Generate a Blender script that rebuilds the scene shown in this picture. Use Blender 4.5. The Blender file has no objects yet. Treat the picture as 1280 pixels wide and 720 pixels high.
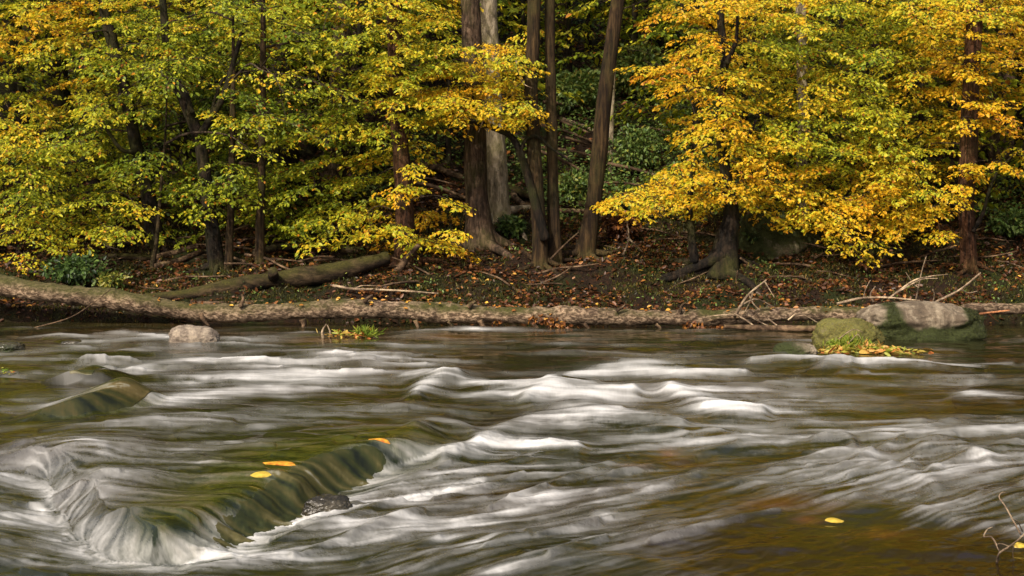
import bpy, math
import numpy as np
from mathutils import Vector

rng = np.random.default_rng(11)
scene = bpy.context.scene
col = scene.collection

# ------------------------------------------------------------------ camera
FPX = 1778.0            # focal length in pixels of the 1280 wide photograph
CAMH = 1.57
PITCH = math.atan(110.0 / FPX)
cam_d = bpy.data.cameras.new("camera")
cam_d.sensor_width = 36.0
cam_d.lens = FPX / 1280 * 36
cam_d.clip_start = 0.05
cam_d.clip_end = 600
cam = bpy.data.objects.new("camera", cam_d)
cam.location = (0, 0, CAMH)
cam.rotation_euler = (math.pi / 2 - PITCH, 0, 0)
col.objects.link(cam)
scene.camera = cam
cp, sp = math.cos(PITCH), math.sin(PITCH)


def ray(px, py):
    xc = (px - 640) / FPX
    yc = -(py - 360) / FPX
    return np.array([xc, cp + yc * sp, -sp + yc * cp])


def at(px, py, Y):
    """point at depth Y that the photograph shows at (px, py)"""
    d = ray(px, py)
    t = Y / d[1]
    return np.array([0, 0, CAMH]) + d * t


def on_water(px, py, z=0.0):
    d = ray(px, py)
    t = (z - CAMH) / d[2]
    return np.array([0, 0, CAMH]) + d * t


def project(x, Y, z):
    rz = z - CAMH
    zc = Y * cp - rz * sp
    yc = Y * sp + rz * cp
    zc = np.where(zc < 0.05, 0.05, zc)
    return 640 + FPX * x / zc, 360 - FPX * yc / zc


# ------------------------------------------------------------------ noise
def _hash(ix, iy, iz, seed):
    h = (ix.astype(np.int64) * 374761393 + iy.astype(np.int64) * 668265263 + iz.astype(np.int64) * 2147483647 + seed * 974634777) & 0xFFFFFFFF
    h = ((h ^ (h >> 13)) * 1274126177) & 0xFFFFFFFF
    h = (h ^ (h >> 16)) & 0xFFFFFFFF
    return h / 4294967295.0


def vnoise(x, y, z=None, seed=0):
    x = np.asarray(x, float); y = np.asarray(y, float)
    z = np.zeros_like(x) if z is None else np.asarray(z, float)
    x0, y0, z0 = np.floor(x), np.floor(y), np.floor(z)
    fx, fy, fz = x - x0, y - y0, z - z0
    fx, fy, fz = fx * fx * (3 - 2 * fx), fy * fy * (3 - 2 * fy), fz * fz * (3 - 2 * fz)
    r = 0
    for dz in (0, 1):
        wz = fz if dz else 1 - fz
        if dz == 1 and not np.any(fz):
            continue
        for dy in (0, 1):
            wy = fy if dy else 1 - fy
            for dx in (0, 1):
                wx = fx if dx else 1 - fx
                r = r + wx * wy * wz * _hash(x0 + dx, y0 + dy, z0 + dz, seed)
    return r * 2 - 1


def fbm(x, y, z=None, seed=0, octv=4):
    a, s, f, n = 0.5, 0, 1.0, 0
    for o in range(octv):
        s = s + a * vnoise(np.asarray(x) * f, np.asarray(y) * f, None if z is None else np.asarray(z) * f, seed + o * 7)
        n += a; a *= 0.5; f *= 2.03
    return s / n


def sstep(a, b, x):
    t = np.clip((x - a) / (b - a), 0, 1)
    return t * t * (3 - 2 * t)


# ------------------------------------------------------------------ object helpers
def build(name, verts, faces, mat, parent=None, smooth=True, attrs=None, loc=None, vcol=None):
    """one mesh object; faces is a list of (n, k) index arrays; verts are world points when loc/parent is given"""
    verts = np.asarray(verts, dtype=np.float32)
    if parent is not None:
        verts = verts - np.array(parent.location, dtype=np.float32)
    elif loc is not None:
        verts = verts - np.array(loc, dtype=np.float32)
    me = bpy.data.meshes.new(name)
    me.vertices.add(len(verts))
    me.vertices.foreach_set("co", verts.ravel())
    faces = [np.asarray(f, dtype=np.int32) for f in faces if len(f)]
    nl = sum(f.size for f in faces); nf = sum(len(f) for f in faces)
    me.loops.add(nl); me.polygons.add(nf)
    me.loops.foreach_set("vertex_index", np.concatenate([f.ravel() for f in faces]))
    sizes = np.concatenate([np.full(len(f), f.shape[1], np.int32) for f in faces])
    starts = np.concatenate([[0], np.cumsum(sizes)[:-1]]).astype(np.int32)
    me.polygons.foreach_set("loop_start", starts)
    me.polygons.foreach_set("use_smooth", np.full(nf, smooth, dtype=bool))
    me.update(calc_edges=True)
    me.validate()
    for k, v in (attrs or {}).items():
        a = me.attributes.new(k, "FLOAT", "POINT")
        a.data.foreach_set("value", np.asarray(v, dtype=np.float32).ravel())
    if mat is not None:
        me.materials.append(mat)
    o = bpy.data.objects.new(name, me)
    col.objects.link(o)
    if parent is not None:
        o.parent = parent
    elif loc is not None:
        o.location = tuple(float(c) for c in loc)
    return o


def thing(name, label, cat, loc, group=None):
    o = bpy.data.objects.new(name, None)
    o.empty_display_size = 0.2
    o.location = tuple(float(c) for c in loc)
    col.objects.link(o)
    return tag(o, label, cat, group)


def tag(o, label, cat, group=None):
    o["label"] = label
    o["category"] = cat
    if group:
        o["group"] = group
    return o


def structure(o, kind="structure", label=None):
    o["kind"] = kind
    if label:
        o["label"] = label
    return o


class Acc:
    """collects geometry for one mesh"""
    def __init__(self):
        self.v, self.f, self.n, self.a = [], [], 0, []

    def add(self, v, faces, a=None):
        v = np.asarray(v, float)
        for f in faces:
            if len(f):
                self.f.append(np.asarray(f) + self.n)
        self.v.append(v)
        self.a.append(np.zeros(len(v)) if a is None else np.broadcast_to(np.asarray(a, float), (len(v),)))
        self.n += len(v)

    def build(self, name, mat, parent=None, smooth=True, attr=None, loc=None):
        if not self.v:
            return None
        by = {}
        for f in self.f:
            by.setdefault(f.shape[1], []).append(f)
        attrs = {attr: np.concatenate(self.a)} if attr else None
        return build(name, np.concatenate(self.v), [np.concatenate(x) for x in by.values()], mat, parent, smooth, attrs, loc)


def spline(pts, n):
    """Catmull-Rom through pts (any width), n samples"""
    p = np.asarray(pts, float)
    if len(p) == 2:
        t = np.linspace(0, 1, n)[:, None]
        return p[0] * (1 - t) + p[1] * t
    q = np.vstack([2 * p[0] - p[1], p, 2 * p[-1] - p[-2]])
    u = np.linspace(0, len(p) - 1 - 1e-6, n)
    i = u.astype(int); t = (u - i)[:, None]
    a, b, c, d = q[i], q[i + 1], q[i + 2], q[i + 3]
    return 0.5 * ((2 * b) + (-a + c) * t + (2 * a - 5 * b + 4 * c - d) * t**2 + (-a + 3 * b - 3 * c + d) * t**3)


def tube(pts, radii, nseg=8, n=None, rough=0.0, freq=6.0, seed=0, flare=0.0, cap=True, lobes=0):
    """(verts, faces) of a tapered tube along a spline"""
    pts = np.asarray(pts, float)
    radii = np.asarray(radii, float)
    if n is None:
        n = max(3, 4 * (len(pts) - 1) + 1)
    s = spline(np.hstack([pts, radii[:, None]]), n)
    c, r = s[:, :3], np.maximum(s[:, 3], 0.0008)
    t = np.gradient(c, axis=0)
    t /= np.linalg.norm(t, axis=1)[:, None] + 1e-9
    ref = np.array([0, 0, 1.0]) if abs(t[0][2]) < 0.8 else np.array([0, 1.0, 0])
    a = np.cross(t, ref); a /= np.linalg.norm(a, axis=1)[:, None] + 1e-9
    b = np.cross(t, a)
    ang = np.linspace(0, 2 * np.pi, nseg, endpoint=False)
    dirs = a[:, None, :] * np.cos(ang)[None, :, None] + b[:, None, :] * np.sin(ang)[None, :, None]
    R = np.repeat(r[:, None], nseg, 1)
    if rough:
        P = c[:, None, :] + dirs * r[:, None, None]
        R = R * (1 + rough * fbm(P[..., 0] * freq, P[..., 1] * freq, P[..., 2] * freq * 0.5, seed, 3))
    if flare:
        k = np.linspace(0, 1, n)
        fl = np.exp(-k * n * 0.22)
        lob = 1 + (0.45 * np.cos(ang * (lobes or 4) + seed) if lobes or True else 0)
        R = R * (1 + flare * fl[:, None] * lob[None, :])
    V = (c[:, None, :] + dirs * R[..., None]).reshape(-1, 3)
    i = np.arange(n - 1)[:, None] * nseg
    j = np.arange(nseg)[None, :]
    jn = (j + 1) % nseg
    F = np.stack([i + j, i + jn, i + nseg + jn, i + nseg + j], -1).reshape(-1, 4)
    faces = [F]
    if cap:
        V = np.vstack([V, c[0], c[-1]])
        k = np.arange(nseg); kn = (k + 1) % nseg
        faces.append(np.vstack([np.stack([np.full(nseg, n * nseg), kn, k], -1),
                                np.stack([np.full(nseg, n * nseg + 1), (n - 1) * nseg + k, (n - 1) * nseg + kn], -1)]))
    return V, faces


def leaves(pos, axis, nor, length, width, fold=0.25):
    """six-vertex folded leaf blades"""
    axis = axis / (np.linalg.norm(axis, axis=1)[:, None] + 1e-9)
    side = np.cross(nor, axis); side /= np.linalg.norm(side, axis=1)[:, None] + 1e-9
    up = np.cross(axis, side)
    L = length[:, None]; W = width[:, None] * 0.5
    drop = up * W * fold
    curl = up * L * 0.10
    v = np.stack([pos, pos + axis * L * 0.28 + side * W * 0.9 + drop, pos + axis * L * 0.68 + side * W * 0.78 + drop - curl * 0.5,
                  pos + axis * L - curl * 1.4, pos + axis * L * 0.68 - side * W * 0.78 + drop - curl * 0.5, pos + axis * L * 0.28 - side * W * 0.9 + drop], 1)
    n = len(pos)
    b = np.arange(n)[:, None] * 6
    f = np.concatenate([b + np.array([[0, 1, 2, 3]]), b + np.array([[0, 3, 4, 5]])])
    return v.reshape(-1, 3), [f]


# ------------------------------------------------------------------ materials
def mat_new(name):
    m = bpy.data.materials.new(name)
    m.use_nodes = True
    nt = m.node_tree
    for n in list(nt.nodes):
        nt.nodes.remove(n)
    out = nt.nodes.new("ShaderNodeOutputMaterial")
    return m, nt, out


def N(nt, kind, **kw):
    n = nt.nodes.new("ShaderNode" + kind)
    for k, v in kw.items():
        if k in n.inputs.keys():
            n.inputs[k].default_value = v
        else:
            setattr(n, k, v)
    return n


def ramp(nt, fac, stops):
    n = nt.nodes.new("ShaderNodeValToRGB")
    e = n.color_ramp.elements
    while len(e) < len(stops):
        e.new(0.5)
    for el, (p, c) in zip(e, stops):
        el.position = p
        el.color = (*c, 1) if len(c) == 3 else c
    nt.links.new(fac, n.inputs[0])
    return n.outputs[0]


def mixc(nt, fac, a, b):
    n = nt.nodes.new("ShaderNodeMix")
    n.data_type = "RGBA"
    for s, v in ((n.inputs[0], fac), (n.inputs[6], a), (n.inputs[7], b)):
        if hasattr(v, "is_output"):
            nt.links.new(v, s)
        elif isinstance(v, (int, float)):
            s.default_value = v
        else:
            s.default_value = (*v, 1)
    return n.outputs[2]


def mth(nt, op, a, b=None, clamp=False):
    n = nt.nodes.new("ShaderNodeMath")
    n.operation = op
    n.use_clamp = clamp
    for s, v in ((n.inputs[0], a), (n.inputs[1], b)):
        if v is None:
            continue
        if hasattr(v, "is_output"):
            nt.links.new(v, s)
        else:
            s.default_value = v
    return n.outputs[0]


def coords(nt, scale):
    tc = N(nt, "TexCoord")
    mp = N(nt, "Mapping")
    mp.inputs["Scale"].default_value = scale
    nt.links.new(tc.outputs["Object"], mp.inputs[0])
    return mp.outputs[0]


def noise(nt, vec, scale, detail=6, rough=0.6, dist=0.0):
    n = N(nt, "TexNoise")
    n.inputs["Scale"].default_value = scale
    n.inputs["Detail"].default_value = detail
    n.inputs["Roughness"].default_value = rough
    n.inputs["Distortion"].default_value = dist
    nt.links.new(vec, n.inputs["Vector"])
    return n.outputs[0]


def up_factor(nt, lo, hi):
    g = N(nt, "NewGeometry")
    s = N(nt, "SeparateXYZ")
    nt.links.new(g.outputs["Normal"], s.inputs[0])
    n = N(nt, "MapRange")
    n.inputs[1].default_value = lo
    n.inputs[2].default_value = hi
    nt.links.new(s.outputs[2], n.inputs[0])
    return n.outputs[0]


def bump(nt, h, strength, dist=0.02):
    b = N(nt, "Bump")
    b.inputs["Strength"].default_value = strength
    b.inputs["Distance"].default_value = dist
    nt.links.new(h, b.inputs["Height"])
    return b.outputs[0]


def bark_mat(name, dark, light, moss=(0.07, 0.075, 0.012), moss_amt=0.4, stretch=(14, 14, 2.5), lying=False, moss_thr=0.52, bumps=0.8, grad=None):
    m, nt, out = mat_new(name)
    v = coords(nt, stretch)
    n1 = noise(nt, v, 1.6, 8, 0.65, 0.4)
    v2 = coords(nt, (1, 1, 1))
    n2 = noise(nt, v2, 2.2, 5, 0.6)
    n3 = noise(nt, v2, 38, 4, 0.7)
    base = ramp(nt, n1, [(0.30, tuple(c * 0.35 for c in dark)), (0.46, dark), (0.60, light), (0.78, tuple(min(1, c * 1.35) for c in light))])
    msk = ramp(nt, n2, [(moss_thr - 0.06, (0, 0, 0)), (moss_thr + 0.12, (1, 1, 1))])
    fac = mth(nt, "MULTIPLY", msk, moss_amt)
    if grad:                                    # mossier towards one end
        sx = N(nt, "SeparateXYZ")
        nt.links.new(v2, sx.inputs[0])
        g = N(nt, "MapRange")
        g.inputs[1].default_value = grad[0]; g.inputs[2].default_value = grad[1]
        g.inputs[3].default_value = 1.0; g.inputs[4].default_value = 0.0
        nt.links.new(sx.outputs[0], g.inputs[0])
        fac = mth(nt, "MAXIMUM", fac, mth(nt, "MULTIPLY", g.outputs[0], mth(nt, "ADD", mth(nt, "MULTIPLY", n2, 1.1), 0.25, True)))
    if lying:
        fac = mth(nt, "MULTIPLY", fac, up_factor(nt, -0.15, 0.55))
    mosscol = ramp(nt, n3, [(0.3, tuple(c * 0.45 for c in moss)), (0.55, moss), (0.8, tuple(c * 1.7 for c in moss))])
    n5 = noise(nt, coords(nt, (1.1, 2.5, 2.5) if lying else (2.5, 2.5, 1.1)), 1.4, 4, 0.6)
    pat = ramp(nt, n5, [(0.32, (0.45, 0.42, 0.40)), (0.5, (0.9, 0.88, 0.86)), (0.68, (1.3, 1.27, 1.22))])
    mm = nt.nodes.new("ShaderNodeMix"); mm.data_type = "RGBA"; mm.blend_type = "MULTIPLY"
    mm.inputs[0].default_value = 1.0
    nt.links.new(base, mm.inputs[6]); nt.links.new(pat, mm.inputs[7])
    c = mixc(nt, fac, mm.outputs[2], mosscol)
    p = N(nt, "BsdfPrincipled")
    nt.links.new(c, p.inputs["Base Color"])
    p.inputs["Roughness"].default_value = 0.9
    p.inputs["Specular IOR Level"].default_value = 0.2
    h = mth(nt, "ADD", n1, mth(nt, "MULTIPLY", n3, 0.5))
    nt.links.new(bump(nt, h, bumps, 0.03), p.inputs["Normal"])
    nt.links.new(p.outputs[0], out.inputs[0])
    return m


def leaf_mat(name, stops, trans=0.45, attr="tint"):
    m, nt, out = mat_new(name)
    a = N(nt, "Attribute")
    a.attribute_name = attr
    c = ramp(nt, a.outputs["Fac"], stops)
    d = N(nt, "BsdfPrincipled")
    nt.links.new(c, d.inputs["Base Color"])
    d.inputs["Roughness"].default_value = 0.45
    d.inputs["Specular IOR Level"].default_value = 0.3
    t = N(nt, "BsdfTranslucent")
    nt.links.new(c, t.inputs[0])
    mx = N(nt, "MixShader")
    mx.inputs[0].default_value = trans
    nt.links.new(d.outputs[0], mx.inputs[1])
    nt.links.new(t.outputs[0], mx.inputs[2])
    nt.links.new(mx.outputs[0], out.inputs[0])
    return m


LEAF_STOPS = [(0.0, (0.022, 0.045, 0.006)), (0.22, (0.10, 0.15, 0.010)), (0.40, (0.29, 0.33, 0.020)), (0.52, (0.54, 0.50, 0.028)),
              (0.62, (0.60, 0.41, 0.020)), (0.78, (0.66, 0.36, 0.012)), (0.90, (0.55, 0.22, 0.012)), (1.0, (0.22, 0.075, 0.02))]
M = {}
M["leaf"] = leaf_mat("autumn_leaf", LEAF_STOPS, 0.45)
M["litter"] = leaf_mat("fallen_leaf", [(0, (0.025, 0.011, 0.005)), (0.4, (0.055, 0.020, 0.007)), (0.7, (0.15, 0.052, 0.014)), (0.9, (0.33, 0.14, 0.025)), (1, (0.55, 0.32, 0.05))], 0.15)
M["grass"] = leaf_mat("grass_and_moss", [(0, (0.010, 0.012, 0.003)), (0.5, (0.036, 0.038, 0.007)), (0.8, (0.085, 0.078, 0.014)), (1, (0.22, 0.14, 0.035))], 0.25)
M["green"] = leaf_mat("green_undergrowth", [(0, (0.010, 0.024, 0.006)), (0.5, (0.075, 0.130, 0.028)), (0.85, (0.16, 0.22, 0.045)), (1, (0.22, 0.2, 0.03))], 0.3)
M["straw"] = leaf_mat("straw_debris", [(0, (0.10, 0.16, 0.012)), (0.35, (0.25, 0.26, 0.03)), (0.7, (0.42, 0.27, 0.06)), (1, (0.42, 0.13, 0.03))], 0.2)
M["bark_grey"] = bark_mat("bark_grey_brown", (0.038, 0.024, 0.015), (0.105, 0.068, 0.044), moss_amt=0.3)
M["bark_red"] = bark_mat("bark_reddish", (0.028, 0.012, 0.005), (0.080, 0.035, 0.016), moss_amt=0.15, stretch=(22, 22, 1.6))
M["bark_olive"] = bark_mat("bark_olive", (0.015, 0.008, 0.003), (0.050, 0.030, 0.012), moss=(0.06, 0.055, 0.012), moss_amt=0.35, stretch=(18, 18, 1.6))
M["bark_pale"] = bark_mat("bark_pale", (0.19, 0.155, 0.10), (0.40, 0.33, 0.235), moss=(0.16, 0.15, 0.04), moss_amt=0.5, stretch=(9, 9, 3))
M["bark_dark"] = bark_mat("bark_dark", (0.006, 0.004, 0.002), (0.022, 0.014, 0.008), moss_amt=0.3)
M["twig"] = bark_mat("twig_bark", (0.025, 0.016, 0.010), (0.07, 0.05, 0.03), moss_amt=0.0)
M["log"] = bark_mat("log_bark", (0.085, 0.056, 0.035), (0.31, 0.225, 0.15), moss=(0.044, 0.044, 0.009), moss_amt=0.95, stretch=(10, 20, 20), lying=True, moss_thr=0.47, grad=(-2.6, -0.9))
M["log_moss"] = bark_mat("log_mossy", (0.022, 0.014, 0.007), (0.065, 0.043, 0.022), moss=(0.038, 0.034, 0.006), moss_amt=0.95, stretch=(4, 9, 9), lying=True, moss_thr=0.38)
M["dead"] = bark_mat("dead_wood", (0.17, 0.12, 0.08), (0.38, 0.29, 0.19), moss_amt=0.1, stretch=(6, 6, 6))
M["dead_brown"] = bark_mat("dead_wood_brown", (0.065, 0.040, 0.023), (0.17, 0.11, 0.065), moss_amt=0.35, stretch=(6, 6, 6), lying=True)
M["cut"] = bark_mat("cut_wood", (0.22, 0.09, 0.04), (0.36, 0.16, 0.07), moss_amt=0.0, stretch=(6, 6, 6))


def ground_mat():
    m, nt, out = mat_new("forest_soil")
    v = coords(nt, (1, 1, 1))
    n1 = noise(nt, v, 1.1, 6, 0.6)
    n2 = noise(nt, v, 26, 6, 0.75)
    soil = ramp(nt, n2, [(0.30, (0.006, 0.004, 0.002)), (0.5, (0.015, 0.008, 0.004)), (0.72, (0.045, 0.019, 0.008)), (0.9, (0.08, 0.035, 0.013))])
    moss = ramp(nt, n2, [(0.3, (0.005, 0.007, 0.002)), (0.55, (0.018, 0.024, 0.004)), (0.85, (0.050, 0.052, 0.009))])
    f = ramp(nt, n1, [(0.47, (0, 0, 0)), (0.60, (1, 1, 1))])
    c = mixc(nt, f, soil, moss)
    p = N(nt, "BsdfPrincipled")
    nt.links.new(c, p.inputs["Base Color"])
    p.inputs["Roughness"].default_value = 0.95
    p.inputs["Specular IOR Level"].default_value = 0.15
    nt.links.new(bump(nt, n2, 1.0, 0.05), p.inputs["Normal"])
    nt.links.new(p.outputs[0], out.inputs[0])
    return m


def rock_mat(name, base, light, moss_amt, moss_thr=0.5, moss=(0.055, 0.075, 0.012), wet=False, scale=1.0):
    m, nt, out = mat_new(name)
    v = coords(nt, (1, 1, 1))
    n1 = noise(nt, v, 7 * scale, 8, 0.68)
    n2 = noise(nt, v, 3.2, 5, 0.6, 0.3)
    n3 = noise(nt, v, 60, 4, 0.7)
    st = noise(nt, coords(nt, (9, 3, 0.8)), 1.0, 4, 0.6)
    c0 = ramp(nt, n1, [(0.3, tuple(c * 0.5 for c in base)), (0.48, base), (0.66, light), (0.82, tuple(min(.8, c * 1.25) for c in light))])
    c0 = mixc(nt, mth(nt, "MULTIPLY", ramp(nt, st, [(0.52, (0, 0, 0)), (0.66, (1, 1, 1))]), 0.45), c0, tuple(c * 1.15 for c in light))
    spk = ramp(nt, n3, [(0.35, (0.62, 0.62, 0.62)), (0.6, (1, 1, 1))])
    mm = nt.nodes.new("ShaderNodeMix"); mm.data_type = "RGBA"; mm.blend_type = "MULTIPLY"
    mm.inputs[0].default_value = 0.7
    nt.links.new(c0, mm.inputs[6]); nt.links.new(spk, mm.inputs[7])
    c0 = mm.outputs[2]
    at_ = N(nt, "Attribute"); at_.attribute_name = "moss"
    f = mth(nt, "ADD", mth(nt, "MULTIPLY", n2, 0.9), mth(nt, "MULTIPLY", at_.outputs["Fac"], 0.9))
    f = mth(nt, "ADD", f, mth(nt, "MULTIPLY", mth(nt, "SUBTRACT", n3, 0.5), 0.5))
    f = ramp(nt, f, [(moss_thr + 0.22, (0, 0, 0)), (moss_thr + 0.46, (1, 1, 1))])
    f = mth(nt, "MULTIPLY", f, moss_amt)
    mc = ramp(nt, n3, [(0.3, tuple(c * 0.35 for c in moss)), (0.55, moss), (0.8, tuple(c * 2 for c in moss))])
    c = mixc(nt, f, c0, mc)
    p = N(nt, "BsdfPrincipled")
    nt.links.new(c, p.inputs["Base Color"])
    p.inputs["Roughness"].default_value = 0.22 if wet else 0.9
    p.inputs["Specular IOR Level"].default_value = 0.5 if wet else 0.25
    nt.links.new(bump(nt, mth(nt, "ADD", n1, mth(nt, "MULTIPLY", n3, 0.35)), 0.3 if wet else 0.8, 0.03), p.inputs["Normal"])
    nt.links.new(p.outputs[0], out.inputs[0])
    return m


M["soil"] = ground_mat()
M["boulder"] = rock_mat("mossy_boulder", (0.105, 0.078, 0.052), (0.27, 0.22, 0.155), 1.0, moss=(0.026, 0.032, 0.007))
M["boulder_green"] = rock_mat("yellow_green_mossy_boulder", (0.14, 0.11, 0.07), (0.30, 0.25, 0.17), 0.9, 0.52, moss=(0.10, 0.095, 0.016))
M["boulder_grey"] = rock_mat("grey_boulder", (0.16, 0.125, 0.095), (0.33, 0.27, 0.20), 0.3, 0.65, scale=1.6)
M["rock_dark"] = rock_mat("dark_wet_rock", (0.022, 0.018, 0.010), (0.06, 0.05, 0.032), 0.9, 0.45, moss=(0.03, 0.04, 0.008), wet=True)


# ------------------------------------------------------------------ terrain
def shore(x):
    return 18.15 + 0.16 * np.sin(x * 0.8 + 1.0) + 0.22 * fbm(x * 0.6, x * 0 + 3.1, seed=5, octv=3)


def ground(x, Y):
    x = np.asarray(x, float); Y = np.asarray(Y, float)
    t = Y - shore(x)
    tp = np.maximum(t, 0)
    z = -0.55 + sstep(-0.25, 0.15, t) * 0.68 + 0.30 * np.maximum(t - 0.05, 0)
    z = z + 0.07 * np.maximum(tp - 5, 0) * sstep(5, 9, tp)
    k = sstep(-0.1, 0.6, t)
    z = z + k * (0.12 * fbm(x * 0.9, Y * 0.9, seed=2) + 0.13 * fbm(x * 2.6, Y * 2.6, seed=9) + 0.06 * fbm(x * 6.5, Y * 6.5, seed=19, octv=2) * sstep(9, 7, tp))
    z = z + k * sstep(4, 12, tp) * 0.5 * fbm(x * 0.25, Y * 0.25, seed=21)
    z = z + 0.9 * sstep(2.6, -1.0, Y) + 0.25 * np.maximum(-Y, 0)
    return z


def ground_hit(px, py):
    d = ray(px, py)
    t = np.arange(17.5, 110, 0.03)
    P = np.array([0, 0, CAMH])[None] + d[None] * (t / d[1])[:, None]
    g = ground(P[:, 0], P[:, 1])
    i = np.argmax(P[:, 2] < g)
    return np.array([P[i, 0], P[i, 1], g[i]])


xs = np.concatenate([-np.geomspace(90, 12.5, 28), np.arange(-12, 12.01, 0.08), np.geomspace(12.5, 90, 28)])
ys = np.concatenate([np.arange(-40, 2, 3.0), np.arange(2, 17, 1.0), np.arange(17.2, 26, 0.06), np.arange(26, 46, 0.22), np.arange(46, 141, 2.5)])
gx, gy = np.meshgrid(xs, ys)
gz = ground(gx, gy)
R_, C_ = gx.shape
ii = np.arange(R_ - 1)[:, None] * C_ + np.arange(C_ - 1)[None, :]
fl = np.stack([ii, ii + 1, ii + C_ + 1, ii + C_], -1).reshape(-1, 4)
structure(build("forest_floor", np.stack([gx, gy, gz], -1).reshape(-1, 3), [fl], M["soil"]))

# ------------------------------------------------------------------ river: height field, foam and flow streaks
pyr = np.arange(402.6, 762, 0.8)
pxc = np.concatenate([np.arange(-620, -60, 2.0), np.arange(-60, 1341, 1.25), np.arange(1342, 1901, 2.0)])
pyr_all = np.concatenate([[399, 401], pyr, [790, 840, 920, 1050, 1300, 1700]])
pxc_all = np.concatenate([[-9000, -5000, -2800, -1700, -1150, -880, -740, -670, -640], pxc, [1920, 1960, 2040, 2180, 2780, 4080, 6280, 10280]])
Yr = []
for p_ in pyr_all:
    d = ray(640, p_)
    Yr.append(-CAMH / d[2] * d[1])
Yr = np.array(Yr)
WX = (pxc_all[None, :] - 640) / FPX * (Yr * cp + CAMH * sp)[:, None]
WY = np.repeat(Yr[:, None], len(pxc_all), 1)
PX = np.repeat(pxc_all[None, :], len(Yr), 0).astype(float)
PY = np.repeat(pyr_all[:, None], len(pxc_all), 1).astype(float)
inside = sstep(-640, -500, PX) * sstep(1920, 1780, PX) * sstep(775, 750, PY)


def seg_dist(A, B, X, Y):
    """distance to polyline segment with parameter"""
    d = B - A
    L2 = (d**2).sum() + 1e-9
    t = np.clip(((X - A[0]) * d[0] + (Y - A[1]) * d[1]) / L2, 0, 1)
    qx, qy = A[0] + d[0] * t, A[1] + d[1] * t
    return np.hypot(X - qx, Y - qy), t, (d[0] * (Y - A[1]) - d[1] * (X - A[0]))


def stroke(pts, hw, taper=True, up=None):
    """soft stroke on the water plane, laid out in plan coordinates read off the photograph"""
    pts = spline(np.asarray(pts, float), max(8, 6 * len(pts)))
    x0, x1 = pts[:, 0].min() - 4 * hw * 1.6, pts[:, 0].max() + 4 * hw * 1.6
    y0, y1 = pts[:, 1].min() - 4 * hw, pts[:, 1].max() + 4 * hw
    m = np.zeros_like(PX)
    r = np.where((pyr_all > y0) & (pyr_all < y1))[0]
    c = np.where((pxc_all > x0) & (pxc_all < x1))[0]
    if len(r) == 0 or len(c) == 0:
        return m
    sl = (slice(r[0], r[-1] + 1), slice(c[0], c[-1] + 1))
    X, Y = PX[sl], PY[sl]
    best = np.full(X.shape, 1e9); par = np.zeros(X.shape); sd = np.zeros(X.shape)
    for k in range(len(pts) - 1):
        # along-stream extent counts less than across
        A, B = pts[k] * [0.62, 1], pts[k + 1] * [0.62, 1]
        dd, t, s = seg_dist(A, B, X * 0.62, Y)
        q = dd < best
        best = np.where(q, dd, best)
        par = np.where(q, (k + t) / (len(pts) - 1), par)
        sd = np.where(q, s, sd)
    w = hw * (0.55 + 0.45 * np.sin(np.pi * np.clip(par, 0.06, 0.94))) if taper else hw
    if up is not None:              # sharper on one side
        w = np.where(sd * up > 0, w * 0.55, w * 1.25)
    g = np.exp(-(best / w) ** 2)
    m[sl] = g
    return m


H = np.zeros_like(PX)
FO = np.zeros_like(PX)
# ripples of the whole river
H += 0.022 * fbm(WX * 1.3, WY * 2.4, seed=31, octv=3) + 0.010 * fbm(WX * 3.5, WY * 7, seed=33, octv=3)
H += 0.012 * fbm(WX * 0.9, WY * 9.0, seed=35, octv=2) * sstep(9, 13, WY)

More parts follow.
